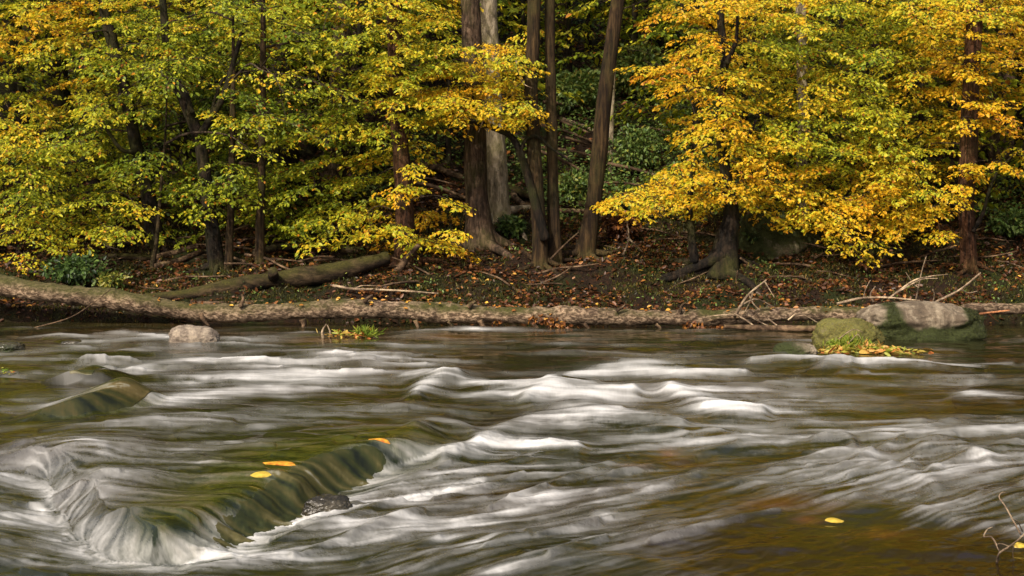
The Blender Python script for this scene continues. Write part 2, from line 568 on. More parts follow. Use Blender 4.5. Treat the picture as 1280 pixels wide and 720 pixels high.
# (points, half width in px, foam, height in m, sharper side)
STR = [
    # beyond both sides of the frame
    ([(1290, 600), (1400, 590), (1540, 610), (1700, 600)], 18, .6, .04, None),
    ([(1320, 640), (1450, 652), (1600, 640), (1800, 650)], 14, .6, .03, None),
    ([(1300, 505), (1400, 498), (1520, 510), (1660, 500)], 9, .6, .05, None),
    ([(1350, 560), (1500, 550), (1700, 562)], 12, .5, .04, None),
    ([(1280, 455), (1420, 458), (1600, 452)], 5, .6, .03, None),
    ([(-560, 610), (-400, 596), (-220, 606), (-30, 600)], 14, .6, .04, None),
    ([(-560, 660), (-300, 668), (-60, 655)], 14, .5, .03, None),
    ([(-500, 520), (-320, 512), (-120, 518)], 9, .6, .05, None),
    ([(-500, 475), (-300, 470), (-60, 476)], 6, .6, .04, None),
    # behind the left submerged rock
    ([(168, 480), (250, 475), (340, 471), (430, 466)], 7, .93, .02, None),
    ([(188, 506), (235, 496), (310, 490), (400, 486), (470, 484)], 6, .93, .03, None),
    ([(200, 492), (330, 484), (540, 478)], 15, .34, 0, None),
    # far-left riffles
    ([(-20, 474), (25, 470), (58, 463), (90, 462)], 5, .75, .03, None),
    ([(0, 455), (60, 452), (130, 455)], 5, .45, .03, None),
    ([(55, 424), (85, 422), (110, 423)], 2.5, .7, .02, None),
    ([(92, 430), (130, 427), (190, 424), (260, 421)], 2.2, .7, .015, None),
    ([(150, 440), (190, 436), (250, 432)], 3, .5, .02, None),
    ([(165, 463), (205, 455), (260, 450), (330, 452)], 4.5, .8, .04, None),
    ([(195, 443), (260, 446), (330, 440), (420, 441)], 4, .5, .03, None),
    ([(20, 440), (70, 436), (120, 437)], 3, .5, .02, None),
    ([(280, 421), (320, 419), (370, 421)], 2.0, .35, .01, None),
    ([(320, 458), (420, 452), (520, 456), (600, 452)], 4, .45, .02, None),
    ([(330, 434), (450, 431), (560, 433)], 2.5, .35, .02, None),
    ([(400, 446), (480, 443), (540, 446)], 3, .4, .02, None),
    ([(600, 443), (700, 441), (820, 444)], 2.5, .25, .015, None),
    ([(700, 426), (760, 423), (840, 426)], 2, .3, .01, None),
    ([(650, 414), (720, 412), (790, 414)], 1.6, .3, .01, None),
    ([(860, 440), (960, 437), (1060, 441)], 2.5, .25, .01, None),
    # the middle standing waves
    ([(520, 497), (540, 482), (570, 473)], 10, 1.0, .15, None),
    ([(555, 477), (610, 484), (670, 486), (740, 480)], 8, .75, .06, None),
    ([(545, 497), (610, 496), (660, 492)], 7, .5, .03, None),
    ([(686, 478), (730, 466), (790, 462), (850, 468), (930, 466)], 7, 1.0, .08, None),
    ([(660, 502), (690, 495), (725, 497), (790, 492)], 9, 1.0, .13, None),
    ([(700, 486), (780, 484), (850, 488)], 9, .40, .02, None),
    ([(838, 491), (868, 503), (908, 517), (950, 519)], 10, 1.0, .15, None),
    ([(850, 488), (950, 500), (1060, 516)], 9, .45, .03, None),
    ([(940, 454), (1000, 452), (1042, 459), (1100, 455), (1180, 460), (1265, 454)], 4.5, .85, .05, None),
    ([(1030, 462), (1045, 455), (1062, 458)], 5, .6, .06, None),
    ([(960, 480), (1080, 474), (1200, 480), (1300, 476)], 5, .35, .03, None),
    ([(1190, 500), (1215, 494), (1250, 500), (1300, 505)], 7, .5, .05, None),
    # long diagonal tongue of foam from the ledge
    ([(368, 630), (400, 604), (440, 588), (500, 577), (570, 574)], 9, 1.0, .06, None),
    ([(555, 576), (585, 566), (615, 553), (660, 556), (720, 562)], 9, 1.0, .10, None),
    ([(690, 556), (780, 564), (870, 556), (960, 560)], 8, .5, .04, None),
    ([(520, 548), (552, 536), (590, 544)], 9, .65, .10, None),
    ([(600, 552), (650, 531), (710, 523), (770, 524), (850, 534)], 8, .7, .08, None),
    ([(740, 540), (830, 538), (930, 546)], 10, .45, .04, None),
    ([(760, 548), (800, 546), (850, 552)], 6, .5, .03, None),
    ([(400, 632), (470, 612), (560, 600), (680, 592)], 10, .5, .02, None),
    ([(430, 622), (520, 598), (640, 584), (760, 590)], 12, .45, .02, None),
    # from the foot of the ledge
    ([(236, 704), (290, 676), (345, 655), (395, 643), (480, 627), (600, 604)], 9, 1.0, .03, None),
    ([(250, 712), (360, 694), (480, 672), (600, 645), (690, 618)], 10, .70, .03, None),
    ([(280, 690), (340, 672), (420, 664), (520, 650)], 12, .5, .02, None),
    ([(440, 724), (540, 702), (640, 674), (760, 645)], 9, .40, .02, None),
    ([(560, 730), (700, 690), (840, 652)], 7, .38, .02, None),
    ([(690, 705), (790, 678), (900, 640)], 4, .28, .01, None),
    # foamy water right of the middle and its front wave
    ([(1000, 604), (1060, 602), (1120, 614), (1190, 636)], 20, .45, .02, None),
    ([(1140, 578), (1165, 561), (1200, 564), (1235, 577)], 8, .75, .055, None),
    ([(1066, 592), (1092, 582), (1130, 596), (1170, 612)], 9, .65, .035, None),
    ([(1020, 553), (1045, 548), (1065, 556)], 5, .6, .06, None),
    ([(1170, 600), (1220, 590), (1300, 596)], 14, .5, .05, None),
    ([(1190, 640), (1245, 628), (1300, 636)], 13, .6, .02, None),
    ([(1150, 636), (1210, 655), (1300, 662)], 7, .5, .02, None),
    ([(1100, 545), (1200, 536), (1300, 545)], 14, .35, .05, None),
    ([(900, 575), (980, 566), (1080, 572)], 12, .40, .04, None),
    ([(980, 530), (1060, 536), (1150, 530)], 9, .35, .05, None),
    ([(870, 590), (960, 612), (1060, 630), (1150, 640)], 7, .3, .03, None),
    # left foreground
    ([(-30, 606), (20, 590), (75, 580), (130, 588)], 10, .65, .05, None),
    ([(-30, 655), (30, 643), (80, 640)], 10, .4, .02, None),
    ([(-30, 690), (60, 700), (200, 714)], 9, .3, .02, None),
    ([(220, 560), (250, 552), (290, 556)], 5, .35, .03, None),
    ([(110, 600), (150, 592), (190, 588), (235, 584)], 9, .55, .0, None),
    ([(120, 628), (170, 622), (215, 610), (250, 604)], 8, .45, .0, None),
    ([(230, 570), (290, 574), (340, 568)], 4, .35, .0, None),
    ([(20, 500), (80, 512), (140, 516), (240, 508)], 9, .40, .0, None),
    ([(200, 535), (330, 528), (470, 522)], 7, .30, .01, None),
    ([(0, 560), (120, 552), (260, 545)], 8, .30, .02, None),
    ([(60, 480), (110, 470), (140, 462)], 5, .5, .02, None),
    # broad grey, aerated areas
    ([(580, 520), (800, 512), (1000, 540), (1280, 560)], 34, .24, 0, None),
    ([(960, 600), (1120, 606), (1300, 612)], 34, .30, 0, None),
    ([(0, 440), (200, 446), (520, 440)], 22, .16, 0, None),
    ([(300, 700), (520, 660), (760, 625)], 34, .20, 0, None),
    ([(-40, 620), (60, 610), (140, 640)], 34, .20, 0, None),
    ([(640, 470), (900, 470), (1280, 470)], 22, .12, 0, None),
]
for pts, hw, fo, hh, up in STR:
    g = stroke(pts, hw, True, up)
    FO = 1 - (1 - FO) * (1 - np.clip((fo * .95 if fo > .95 else fo * (0.66 if hw < 12 else 0.45)) * g, 0, 1))
    if hh:
        H += 0.45 * hh * stroke(pts, hw * 1.25)

# small random riffles in the upper, faster water
for k in range(210):
    y_ = 411 + 60 * rng.random() ** 1.2
    x_ = rng.uniform(-600, 1860)
    ln = rng.uniform(25, 95)
    hw = 1.1 + (y_ - 411) / 60 * 2.6
    g = stroke([(x_, y_), (x_ + ln * .5, y_ + rng.uniform(-2.5, 1)), (x_ + ln, y_ + rng.uniform(-2, 2))], hw)
    w = (0.42 if x_ < 560 else 0.18) * rng.uniform(.4, 1)
    FO = 1 - (1 - FO) * (1 - w * g)
    H += (0.006 + 0.012 * (y_ - 411) / 60) * g
for k in range(190):
    y_ = rng.uniform(505, 715)
    x_ = rng.uniform(-600, 1860)
    if y_ > 630 and 820 < x_ < 1500:
        continue
    ln = rng.uniform(50, 170)
    sl = (-0.28 if y_ > 585 and x_ > 300 else 0.03) + rng.normal(0, .06)
    g = stroke([(x_, y_), (x_ + ln * .5, y_ + ln * .5 * sl + rng.uniform(-4, 3)), (x_ + ln, y_ + ln * sl)], rng.uniform(2.5, 6))
    FO = 1 - (1 - FO) * (1 - (.24 if x_ > 480 else .16) * rng.uniform(.3, 1) * g)
    H += rng.uniform(.004, .02) * g


def lip(pts, h0, back, drop, taper=(0.15, 0.15)):
    """water sheet running up to a lip and falling over it; pts in photo pixels on the water plane, left bank of the fall to the right one"""
    W = np.array([on_water(p[0], p[1], h0)[:2] for p in pts])
    W = spline(W, 60)
    best = np.full(WX.shape, 1e9); par = np.zeros(WX.shape); side = np.zeros(WX.shape)
    for k in range(len(W) - 1):
        dd, t, s = seg_dist(W[k], W[k + 1], WX, WY)
        q = dd < best
        best = np.where(q, dd, best); par = np.where(q, (k + t) / (len(W) - 1), par); side = np.where(q, s, side)
    sd = np.where(side < 0, best, -best)            # positive downstream of the lip
    sd = sd + 0.035 * fbm(WX * 2.6, WY * 2.6, seed=int(h0 * 1000), octv=3)
    h0 = h0 * (1 + 0.22 * fbm(WX * 1.9, WY * 1.9, seed=int(h0 * 1000) + 5, octv=2))
    par = np.clip((WX - W[:, 0].min()) / (W[:, 0].max() - W[:, 0].min()), -0.2, 1.2)
    ta = taper[0] if isinstance(taper[0], tuple) else (0, taper[0])
    env = sstep(ta[0], ta[1], par) * (sstep(1, 1 - taper[1], par) if taper[1] else 1.0)
    dw = drop[0] + (drop[1] - drop[0]) * par
    hh = h0 * (1 - sstep(-0.14, dw, sd)) * (0.30 * np.exp(-(np.minimum(sd + 0.14, 0) / (back * 0.35)) ** 2) + 0.70 * np.exp(-(np.minimum(sd + 0.14, 0) / back) ** 2))
    end = np.exp(-(np.maximum(best - back * 1.2, 0) / 0.8) ** 2)
    return hh * env * end, sd, par, env, dw


lp, lsd, lpar, lenv, ldw = lip([(-300, 540), (-100, 545), (0, 552), (62, 562), (92, 580), (106, 612), (135, 640), (170, 655), (205, 660), (240, 653), (275, 638), (312, 621), (345, 605), (374, 590), (400, 577), (445, 563), (520, 549), (600, 542)], 0.125, 1.9, (0.26, 0.13), ((0.22, 0.50), 0.13))
H += lp
near_lip = (np.abs(lsd) < 1.6) & (WY < 9.5)
film = np.exp(-((lsd + 0.25) / 0.55) ** 2) * lenv * (WY < 10) * sstep(0.60, 0.73, lpar)          # smooth brown-green sheet on the ledge
FO *= 1 - 0.80 * film * (lsd < 0.08)
veil = sstep(-0.06, 0.10, lsd) * sstep(1.0, 0.75, lsd / (ldw + 1e-6)) * lenv * sstep(0.78, 0.72, lpar) * sstep(0.40, 0.55, lpar) * (WY < 9)
FO = 1 - (1 - FO) * (1 - 0.42 * veil)
foot = np.exp(-((lsd - ldw) / 0.10) ** 2) * lenv * sstep(0.94, 0.86, lpar) * sstep(0.40, 0.55, lpar) * (WY < 9)
FO = 1 - (1 - FO) * (1 - 0.45 * foot)
H -= 0.03 * np.exp(-((lsd - ldw) / 0.16) ** 2) * lenv * (WY < 9)

# left hump: two mounds with steep downstream ends
lp2, lsd2, lpar2, lenv2, ldw2 = lip([(-90, 512), (-10, 508), (50, 503), (95, 501), (130, 497), (160, 489), (178, 481), (172, 475), (140, 471), (80, 468), (0, 466), (-90, 464)], 0.14, 1.2, (0.25, 0.20), ((0.62, 0.92), 0))
lp3, lsd3, lpar3, lenv3, ldw3 = lip([(108, 466), (132, 466), (146, 463), (148, 459), (130, 455), (100, 453), (70, 452)], 0.11, 0.5, (0.2, 0.2), (0.6, 0))
H += lp2 * (WY < 13.5) + lp3 * (WY < 15)
film2 = np.exp(-((lsd2 + 0.2) / 0.5) ** 2) * lenv2
FO *= 1 - 0.75 * film2 * (lsd2 < 0.05)
FO *= 1 - 0.6 * np.exp(-((lsd3 + 0.1) / 0.3) ** 2) * lenv3 * (lsd3 < 0.05)
# small wet rock behind the ledge and the mound over it
# smooth brown pool, lower right
FO *= 1 - 0.92 * sstep(640, 672, PY - np.clip((PX - 1000) * 0.07, -60, 20)) * sstep(800, 960, PX)
FO *= 1 - 0.75 * np.exp(-(((PX - 40) / 130) ** 2 + ((PY - 536) / 10) ** 2))
FO *= 1 - 0.6 * np.exp(-(((PX - 620) / 150) ** 2 + ((PY - 514) / 6) ** 2))
FO *= 1 - 0.6 * np.exp(-(((PX - 820) / 170) ** 2 + ((PY - 575) / 7) ** 2))
H *= inside
FO *= sstep(-640, -500, PX) * sstep(1920, 1780, PX)

# flow field (plan, metres): left to right, bending away from the near bank, falling down slopes
near = sstep(10.5, 7.0, WY)
ang = near * (0.62 * sstep(-1.6, -0.4, WX) - 0.25 * sstep(-1.2, -2.2, WX)) + 0.42 * fbm(WX * 0.55, WY * 0.8, seed=51, octv=3)
VX, VY = np.cos(ang), np.sin(ang)
dHy, dHx = np.gradient(H)
sy = np.gradient(WY, axis=0); sx = np.gradient(WX, axis=1)
gX, gY = dHx / sx, dHy / sy
cpl = 0.5 + 1.3 * np.clip(np.exp(-((lsd - 0.05) / 0.35) ** 2) * lenv * (WY < 9.5) + np.exp(-((lsd2 - 0.05) / 0.35) ** 2) * lenv2 * (WY < 14), 0, 1)
VX = VX - cpl * np.clip(gX, -1.2, 1.2); VY = VY - cpl * np.clip(gY, -1.2, 1.2)
sp_ = np.hypot(VX, VY) + 1e-6
VX /= sp_; VY /= sp_
# to grid-index velocity
IX, IY = VX / sx, VY / sy
# perspective term of columns: px changes with Y too
dpx_dY = -(WX / np.maximum(WY, 1)) / sx
IX = IX + VY * dpx_dY
nrm = np.hypot(IX, IY) + 1e-6
IX /= nrm; IY /= nrm
RR, CC = H.shape


def boxblur(a, k):
    for ax in (0, 1):
        c = np.cumsum(np.insert(np.take(a, range(a.shape[ax]), ax), 0, 0, axis=ax), axis=ax)
        n = a.shape[ax]
        lo = np.clip(np.arange(n) - k, 0, n); hi = np.clip(np.arange(n) + k + 1, 0, n)
        a = (np.take(c, hi, ax) - np.take(c, lo, ax)) / (np.expand_dims(hi - lo, 1 - ax))
    return a


n1 = rng.random((RR, CC)); n1 = boxblur(n1, 1)
n2 = boxblur(rng.random((RR, CC)), 2); n2 = boxblur(n2, 2)
n3 = boxblur(rng.random((RR, CC)), 6); n3 = boxblur(n3, 5)
n4 = boxblur(boxblur(rng.random((RR, CC)), 13), 9)
for a in (n1, n2, n3, n4):
    a -= a.mean(); a /= a.std()
base_r, base_c = np.meshgrid(np.arange(RR, dtype=np.float32), np.arange(CC, dtype=np.float32), indexing="ij")
s1, s2, s3, s4 = n1.copy(), n2.copy(), n3.copy(), n4.copy()
for sgn in (1, -1):
    r, c = base_r.copy(), base_c.copy()
    for st in range(46):
        ri = np.clip(r + 0.5, 0, RR - 1).astype(np.int32); ci = np.clip(c + 0.5, 0, CC - 1).astype(np.int32)
        r = r + sgn * IY[ri, ci] * 1.6
        c = c + sgn * IX[ri, ci] * 1.6
        ri = np.clip(r + 0.5, 0, RR - 1).astype(np.int32); ci = np.clip(c + 0.5, 0, CC - 1).astype(np.int32)
        if st < 16:
            s1 += n1[ri, ci]
        if st < 32:
            s2 += n2[ri, ci]
        s3 += n3[ri, ci]
        s4 += n4[ri, ci]
for a in (s1, s2, s3, s4):
    a -= a.mean(); a /= a.std()
lic_n = (1.0 * s1 + 0.75 * s2 + 0.45 * s3) / 1.33
lic = np.clip(0.5 + 0.19 * lic_n, 0, 1)
speck = np.clip(fbm(WX * 26, WY * 26, seed=77, octv=3), -1, 1)
# foam carried along the current: sources broken up by turbulence, smeared down the streamlines
turb = np.exp(0.75 * n2 + 0.45 * n3 + 0.30 * n4 + 0.40 * n1)
turb /= turb.mean()
SRC = FO * turb
FB = 0.070 * (0.35 + 0.65 * sstep(425, 530, PY)) * inside * np.clip(1 + 0.8 * fbm(WX * 0.7, WY * 1.4, seed=83, octv=3), 0.1, 2) * np.exp(0.45 * n2 + 0.25 * n3 + 0.30 * n1)
FB *= 1 - 0.85 * sstep(640, 672, PY - np.clip((PX - 1000) * 0.07, -60, 20)) * sstep(800, 960, PX)
FB *= 1 - 0.7 * film * (lsd < 0.1)
SRC = SRC + FB
adv = SRC.copy(); wsum = 1.0
for sgn, nst, dec in ((-1, 46, 15.0), (1, 12, 5.0)):
    r, c = base_r.copy(), base_c.copy()
    for st in range(nst):
        ri = np.clip(r + 0.5, 0, RR - 1).astype(np.int32); ci = np.clip(c + 0.5, 0, CC - 1).astype(np.int32)
        r = r + sgn * IY[ri, ci] * 1.5
        c = c + sgn * IX[ri, ci] * 1.5
        ri = np.clip(r + 0.5, 0, RR - 1).astype(np.int32); ci = np.clip(c + 0.5, 0, CC - 1).astype(np.int32)
        wk = math.exp(-st / dec)
        adv += wk * SRC[ri, ci]; wsum += wk
adv /= wsum
foam = 1 - np.exp(-0.74 * adv * np.clip(1 + 0.42 * lic_n, 0.1, 2.6) - 1.10 * np.clip(FO, 0, 1) ** 3 * np.clip(1 + 0.25 * lic_n, .3, 2))
foam += 0.16 * speck * np.clip(adv, 0, 1) * np.clip(1.2 - adv, 0, 1) * sstep(12, 7, WY)
foam = np.clip(foam - 0.02, 0, 1)
vz = np.clip(1.3 * veil, 0, 1)
foam = foam * (1 - vz) + vz * np.clip(0.34 + 0.10 * s1 + 0.06 * s2 + 0.35 * speck * sstep(0.5, 1.0, lsd / (ldw + 1e-6)) + 0.10 * speck, 0, 1)
fine = np.clip(0.5 + 0.15 * s1 + 0.10 * s2, 0, 1)
lz = np.clip(np.exp(-((lsd - 0.1) / 0.4) ** 2) * lenv * (WY < 9.5), 0, 1)
lic = lic * (1 - lz) + fine * lz
H += inside * (0.0035 * s3 * np.minimum(WY / 8, 1.6) + 0.0015 * s2 + 0.0065 * s4 * np.minimum(WY / 8, 1.8)) * (0.7 + 0.6 * FO)
H += inside * 0.012 * speck * FO * FO * sstep(12, 8, WY)
brown = np.clip(0.5 + 0.5 * fbm(WX * 0.8, WY * 1.3, seed=91) + 0.10 * s3, 0, 1)
brown = np.clip(brown + 0.6 * sstep(640, 690, PY) * sstep(760, 960, PX), 0, 1)
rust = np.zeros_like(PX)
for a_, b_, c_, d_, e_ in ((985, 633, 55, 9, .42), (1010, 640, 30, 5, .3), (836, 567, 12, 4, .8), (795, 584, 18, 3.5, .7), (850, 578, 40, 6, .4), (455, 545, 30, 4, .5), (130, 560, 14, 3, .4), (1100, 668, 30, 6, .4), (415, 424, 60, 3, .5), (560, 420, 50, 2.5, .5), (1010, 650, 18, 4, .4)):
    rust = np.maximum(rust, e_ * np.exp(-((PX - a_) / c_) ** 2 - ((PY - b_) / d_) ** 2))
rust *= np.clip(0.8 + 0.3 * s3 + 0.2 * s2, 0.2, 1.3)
filmt = np.clip(film * (lsd < 0.3) + film2 * (lsd2 < 0.2) + 0.0, 0, 1)


def grid_sample(A, X, Y):
    """sample a river grid at plan points"""
    zc = Y * cp + CAMH * sp
    px = 640 + FPX * X / zc
    py = 360 - FPX * (Y * sp - CAMH * cp) / zc
    c = np.interp(px, pxc_all, np.arange(CC)); r = np.interp(py, pyr_all, np.arange(RR))
    r0 = np.clip(np.floor(r).astype(int), 0, RR - 2); c0 = np.clip(np.floor(c).astype(int), 0, CC - 2)
    fr, fc = r - r0, c - c0
    return (A[r0, c0] * (1 - fr) * (1 - fc) + A[r0 + 1, c0] * fr * (1 - fc) + A[r0, c0 + 1] * (1 - fr) * fc + A[r0 + 1, c0 + 1] * fr * fc)


def water_mat():
    m, nt, out = mat_new("river_water")
    fo = N(nt, "Attribute"); fo.attribute_name = "foam"
    br = N(nt, "Attribute"); br.attribute_name = "brown"
    fi = N(nt, "Attribute"); fi.attribute_name = "film"
    st = N(nt, "Attribute"); st.attribute_name = "streak"
    murk = ramp(nt, br.outputs["Fac"], [(0.15, (0.014, 0.015, 0.006)), (0.5, (0.016, 0.014, 0.005)), (0.85, (0.020, 0.013, 0.004)), (1.0, (0.015, 0.009, 0.0025))])
    filmc = ramp(nt, st.outputs["Fac"], [(0.25, (0.010, 0.014, 0.003)), (0.5, (0.038, 0.042, 0.007)), (0.75, (0.060, 0.050, 0.012)), (0.95, (0.095, 0.080, 0.030))])
    c = mixc(nt, fi.outputs["Fac"], murk, filmc)
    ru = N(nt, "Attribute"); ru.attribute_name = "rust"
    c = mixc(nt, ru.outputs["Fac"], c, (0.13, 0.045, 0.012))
    c = mixc(nt, ramp(nt, fo.outputs["Fac"], [(0.02, (0, 0, 0)), (0.30, (0.17, 0.17, 0.17)), (0.6, (0.42, 0.42, 0.42)), (0.85, (0.72, 0.72, 0.72)), (1.0, (.96, .96, .96))]), c, (0.66, 0.65, 0.63))
    p = N(nt, "BsdfPrincipled")
    nt.links.new(c, p.inputs["Base Color"])
    p.inputs["IOR"].default_value = 1.333
    ro = N(nt, "MapRange")
    ro.inputs[1].default_value = 0.0; ro.inputs[2].default_value = 0.6
    ro.inputs[3].default_value = 0.11; ro.inputs[4].default_value = 0.65
    nt.links.new(fo.outputs["Fac"], ro.inputs[0])
    nt.links.new(ro.outputs[0], p.inputs["Roughness"])
    nt.links.new(p.outputs[0], out.inputs[0])
    return m


M["water"] = water_mat()
ii = np.arange(RR - 1)[:, None] * CC + np.arange(CC - 1)[None, :]
wf = np.stack([ii, ii + CC, ii + CC + 1, ii + 1], -1).reshape(-1, 4)
structure(build("river", np.stack([WX, WY, H], -1).reshape(-1, 3), [wf], M["water"],
                attrs={"foam": foam, "brown": brown, "film": filmt, "streak": lic, "rust": np.clip(rust, 0, 1)}))


# ------------------------------------------------------------------ rocks
def ico(level):
    import bmesh
    bm = bmesh.new()
    bmesh.ops.create_icosphere(bm, subdivisions=level, radius=1)
    v = np.array([x.co[:] for x in bm.verts]); f = np.array([[q.index for q in x.verts] for x in bm.faces])
    bm.free()
    return v, f


ICO_V, ICO_F = ico(6)


def boulder(name, label, center, size, rot, seed, mat, rough=0.22, power=0.75, moss_fn=None, parent_thing=None, tilt=0.0, freq=1.5):
    v = ICO_V.copy()
    v = np.sign(v) * np.abs(v) ** power
    d = fbm(v[:, 0] * freq + seed, v[:, 1] * freq, v[:, 2] * freq, seed, 5)
    d2 = fbm(v[:, 0] * freq * 5 + seed, v[:, 1] * freq * 5, v[:, 2] * freq * 5, seed + 3, 3)
    v = v * (1 + rough * d + 0.045 * d2)[:, None]
    v = v * np.array(size)
    ct, st = math.cos(tilt), math.sin(tilt)
    v = np.stack([v[:, 0] * ct - v[:, 2] * st, v[:, 1], v[:, 0] * st + v[:, 2] * ct], -1)
    cr, sr = math.cos(rot), math.sin(rot)
    v = np.stack([v[:, 0] * cr - v[:, 1] * sr, v[:, 0] * sr + v[:, 1] * cr, v[:, 2]], -1)
    moss = moss_fn(v) if moss_fn else np.zeros(len(v))
    W = v + np.array(center)
    base = np.array([center[0], center[1], 0.0])
    t = thing(name, label, "boulder", base)
    b = build("stone", W, [ICO_F], mat, t, True, {"moss": moss})
    return t, W, moss


def tufts(pts, n, length, spread, mat_name, name, parent, tint=(0.5, 0.2), nor=None, droop=0.4):
    """short blades rooted on given points"""
    idx = rng.integers(0, len(pts), n)
    p = pts[idx] + rng.normal(0, 0.004, (n, 3))
    ax = rng.normal(0, spread, (n, 3)) + (nor[idx] if nor is not None else np.array([0, 0, 1.0])) - np.array([0, 0, droop]) * rng.random((n, 1))
    L = length * rng.uniform(0.5, 1.3, n)
    v, f = leaves(p, ax, rng.normal(0, 1, (n, 3)), L, L * 0.22, 0.1)
    return build(name, v, f, M[mat_name], parent, True, {"tint": np.repeat(np.clip(rng.normal(tint[0], tint[1], n), 0, 1), 6)})


c = on_water(1157, 424)
bt, bw, bm_ = boulder("boulder", "big mossy boulder beside the far bank with pale streaks across its rounded top",
                      (c[0], c[1] + 0.35, 0.10), (0.72, 0.46, 0.31), 0.0, 4, M["boulder"], 0.26, 0.78,
                      lambda v: np.clip(0.95 * sstep(0.14, -0.06, v[:, 2]) + 0.9 * sstep(0.30, 0.58, v[:, 0]) + 0.75 * np.exp(-((v[:, 0] + 0.36) / 0.14) ** 2) - 0.12, 0, 1), tilt=0.05)
q = (bw[:, 2] > 0.0) & (bm_ > 0.55) & (bw[:, 1] < c[1] + 0.5)
tufts(bw[q], 9000, 0.018, 0.6, "grass", "moss", bt, (0.28, 0.2), droop=1.2)
c = on_water(1066, 434)
bt, bw, bm_ = boulder("boulder", "smaller rounded boulder patched with yellow-green moss, in front of the big one",
                      (c[0], c[1] + 0.24, 0.06), (0.37, 0.30, 0.235), 0.2, 9, M["boulder_green"], 0.24, 0.85,
                      lambda v: np.clip(0.66 + 0.3 * sstep(0.0, -0.15, v[:, 2]), 0, 1))
q = (bw[:, 2] > 0.0) & (bw[:, 1] < c[1] + 0.3) & (fbm(bw[:, 0] * 6, bw[:, 1] * 6, bw[:, 2] * 6, 3) > -0.02)
tufts(bw[q], 3000, 0.014, 0.6, "grass", "moss", bt, (0.80, 0.2), droop=0.8)
c = on_water(998, 445)
boulder("boulder", "low flat dark rock at the water line left of the mossy boulders",
        (c[0], c[1] + 0.22, 0.01), (0.22, 0.2, 0.105), 0.1, 14, M["boulder"], 0.22, 0.85, lambda v: np.clip(0.5 + v[:, 0] * -1.5, 0, 1))
gq = ground_hit(985, 318)
boulder("boulder", "dark mossy rock half hidden on the bank under the golden boughs", (gq[0], gq[1] + .5, gq[2] + .15), (.62, .5, .48), .3, 52, M["boulder"], 0.3, 0.8, lambda v: .55 + .3 * sstep(-.1, .3, v[:, 2]))
c = on_water(238, 431)
boulder("boulder", "single bare pale grey boulder in the far-left water below the long log",
        (c[0], c[1] + 0.18, 0.03), (0.28, 0.22, 0.165), 0.15, 22, M["boulder_grey"], 0.16, 0.78, None, tilt=-0.08)
c = on_water(2, 438)
boulder("boulder", "small dark wet rock cut by the left edge of the picture",
        (c[0], c[1] + 0.1, 0.0), (0.20, 0.15, 0.09), 0.1, 31, M["rock_dark"], 0.18, 0.8, lambda v: 0.3 + 0 * v[:, 0])
c = on_water(88, 430)
boulder("boulder", "low brown rock just breaking the far-left riffles beside the bare boulder",
        (c[0], c[1] + 0.08, -0.02), (0.13, 0.10, 0.06), 0.1, 37, M["rock_dark"], 0.2, 0.8, None)
c = on_water(408, 640)
boulder("boulder", "small black wet rock in the white foam just behind the front ledge",
        (c[0], c[1] + 0.06, -0.005), (0.125, 0.085, 0.075), 0.35, 41, M["rock_dark"], 0.25, 0.8, None, freq=2.4)


def wet_rock_mat(warm=1.0):
    m, nt, out = mat_new("rock_under_water_film")
    st = N(nt, "Attribute"); st.attribute_name = "streak"
    W_ = lambda r_, g_, b_: (r_ * warm, g_ / warm ** 0.6, b_ / warm ** 0.6)
    c = ramp(nt, st.outputs["Fac"], [(0.18, (0.005, 0.007, 0.002)), (0.45, W_(0.022, 0.026, 0.005)), (0.65, W_(0.045, 0.040, 0.010)), (0.85, W_(0.085, 0.072, 0.025)), (1.0, (0.20, 0.19, 0.14))])
    p = N(nt, "BsdfPrincipled")
    nt.links.new(c, p.inputs["Base Color"])
    p.inputs["Roughness"].default_value = 0.5
    p.inputs["Specular IOR Level"].default_value = 0.3
    nt.links.new(p.outputs[0], out.inputs[0])
    return m


M["wet"] = wet_rock_mat()
M["wet_brown"] = wet_rock_mat(1.1)


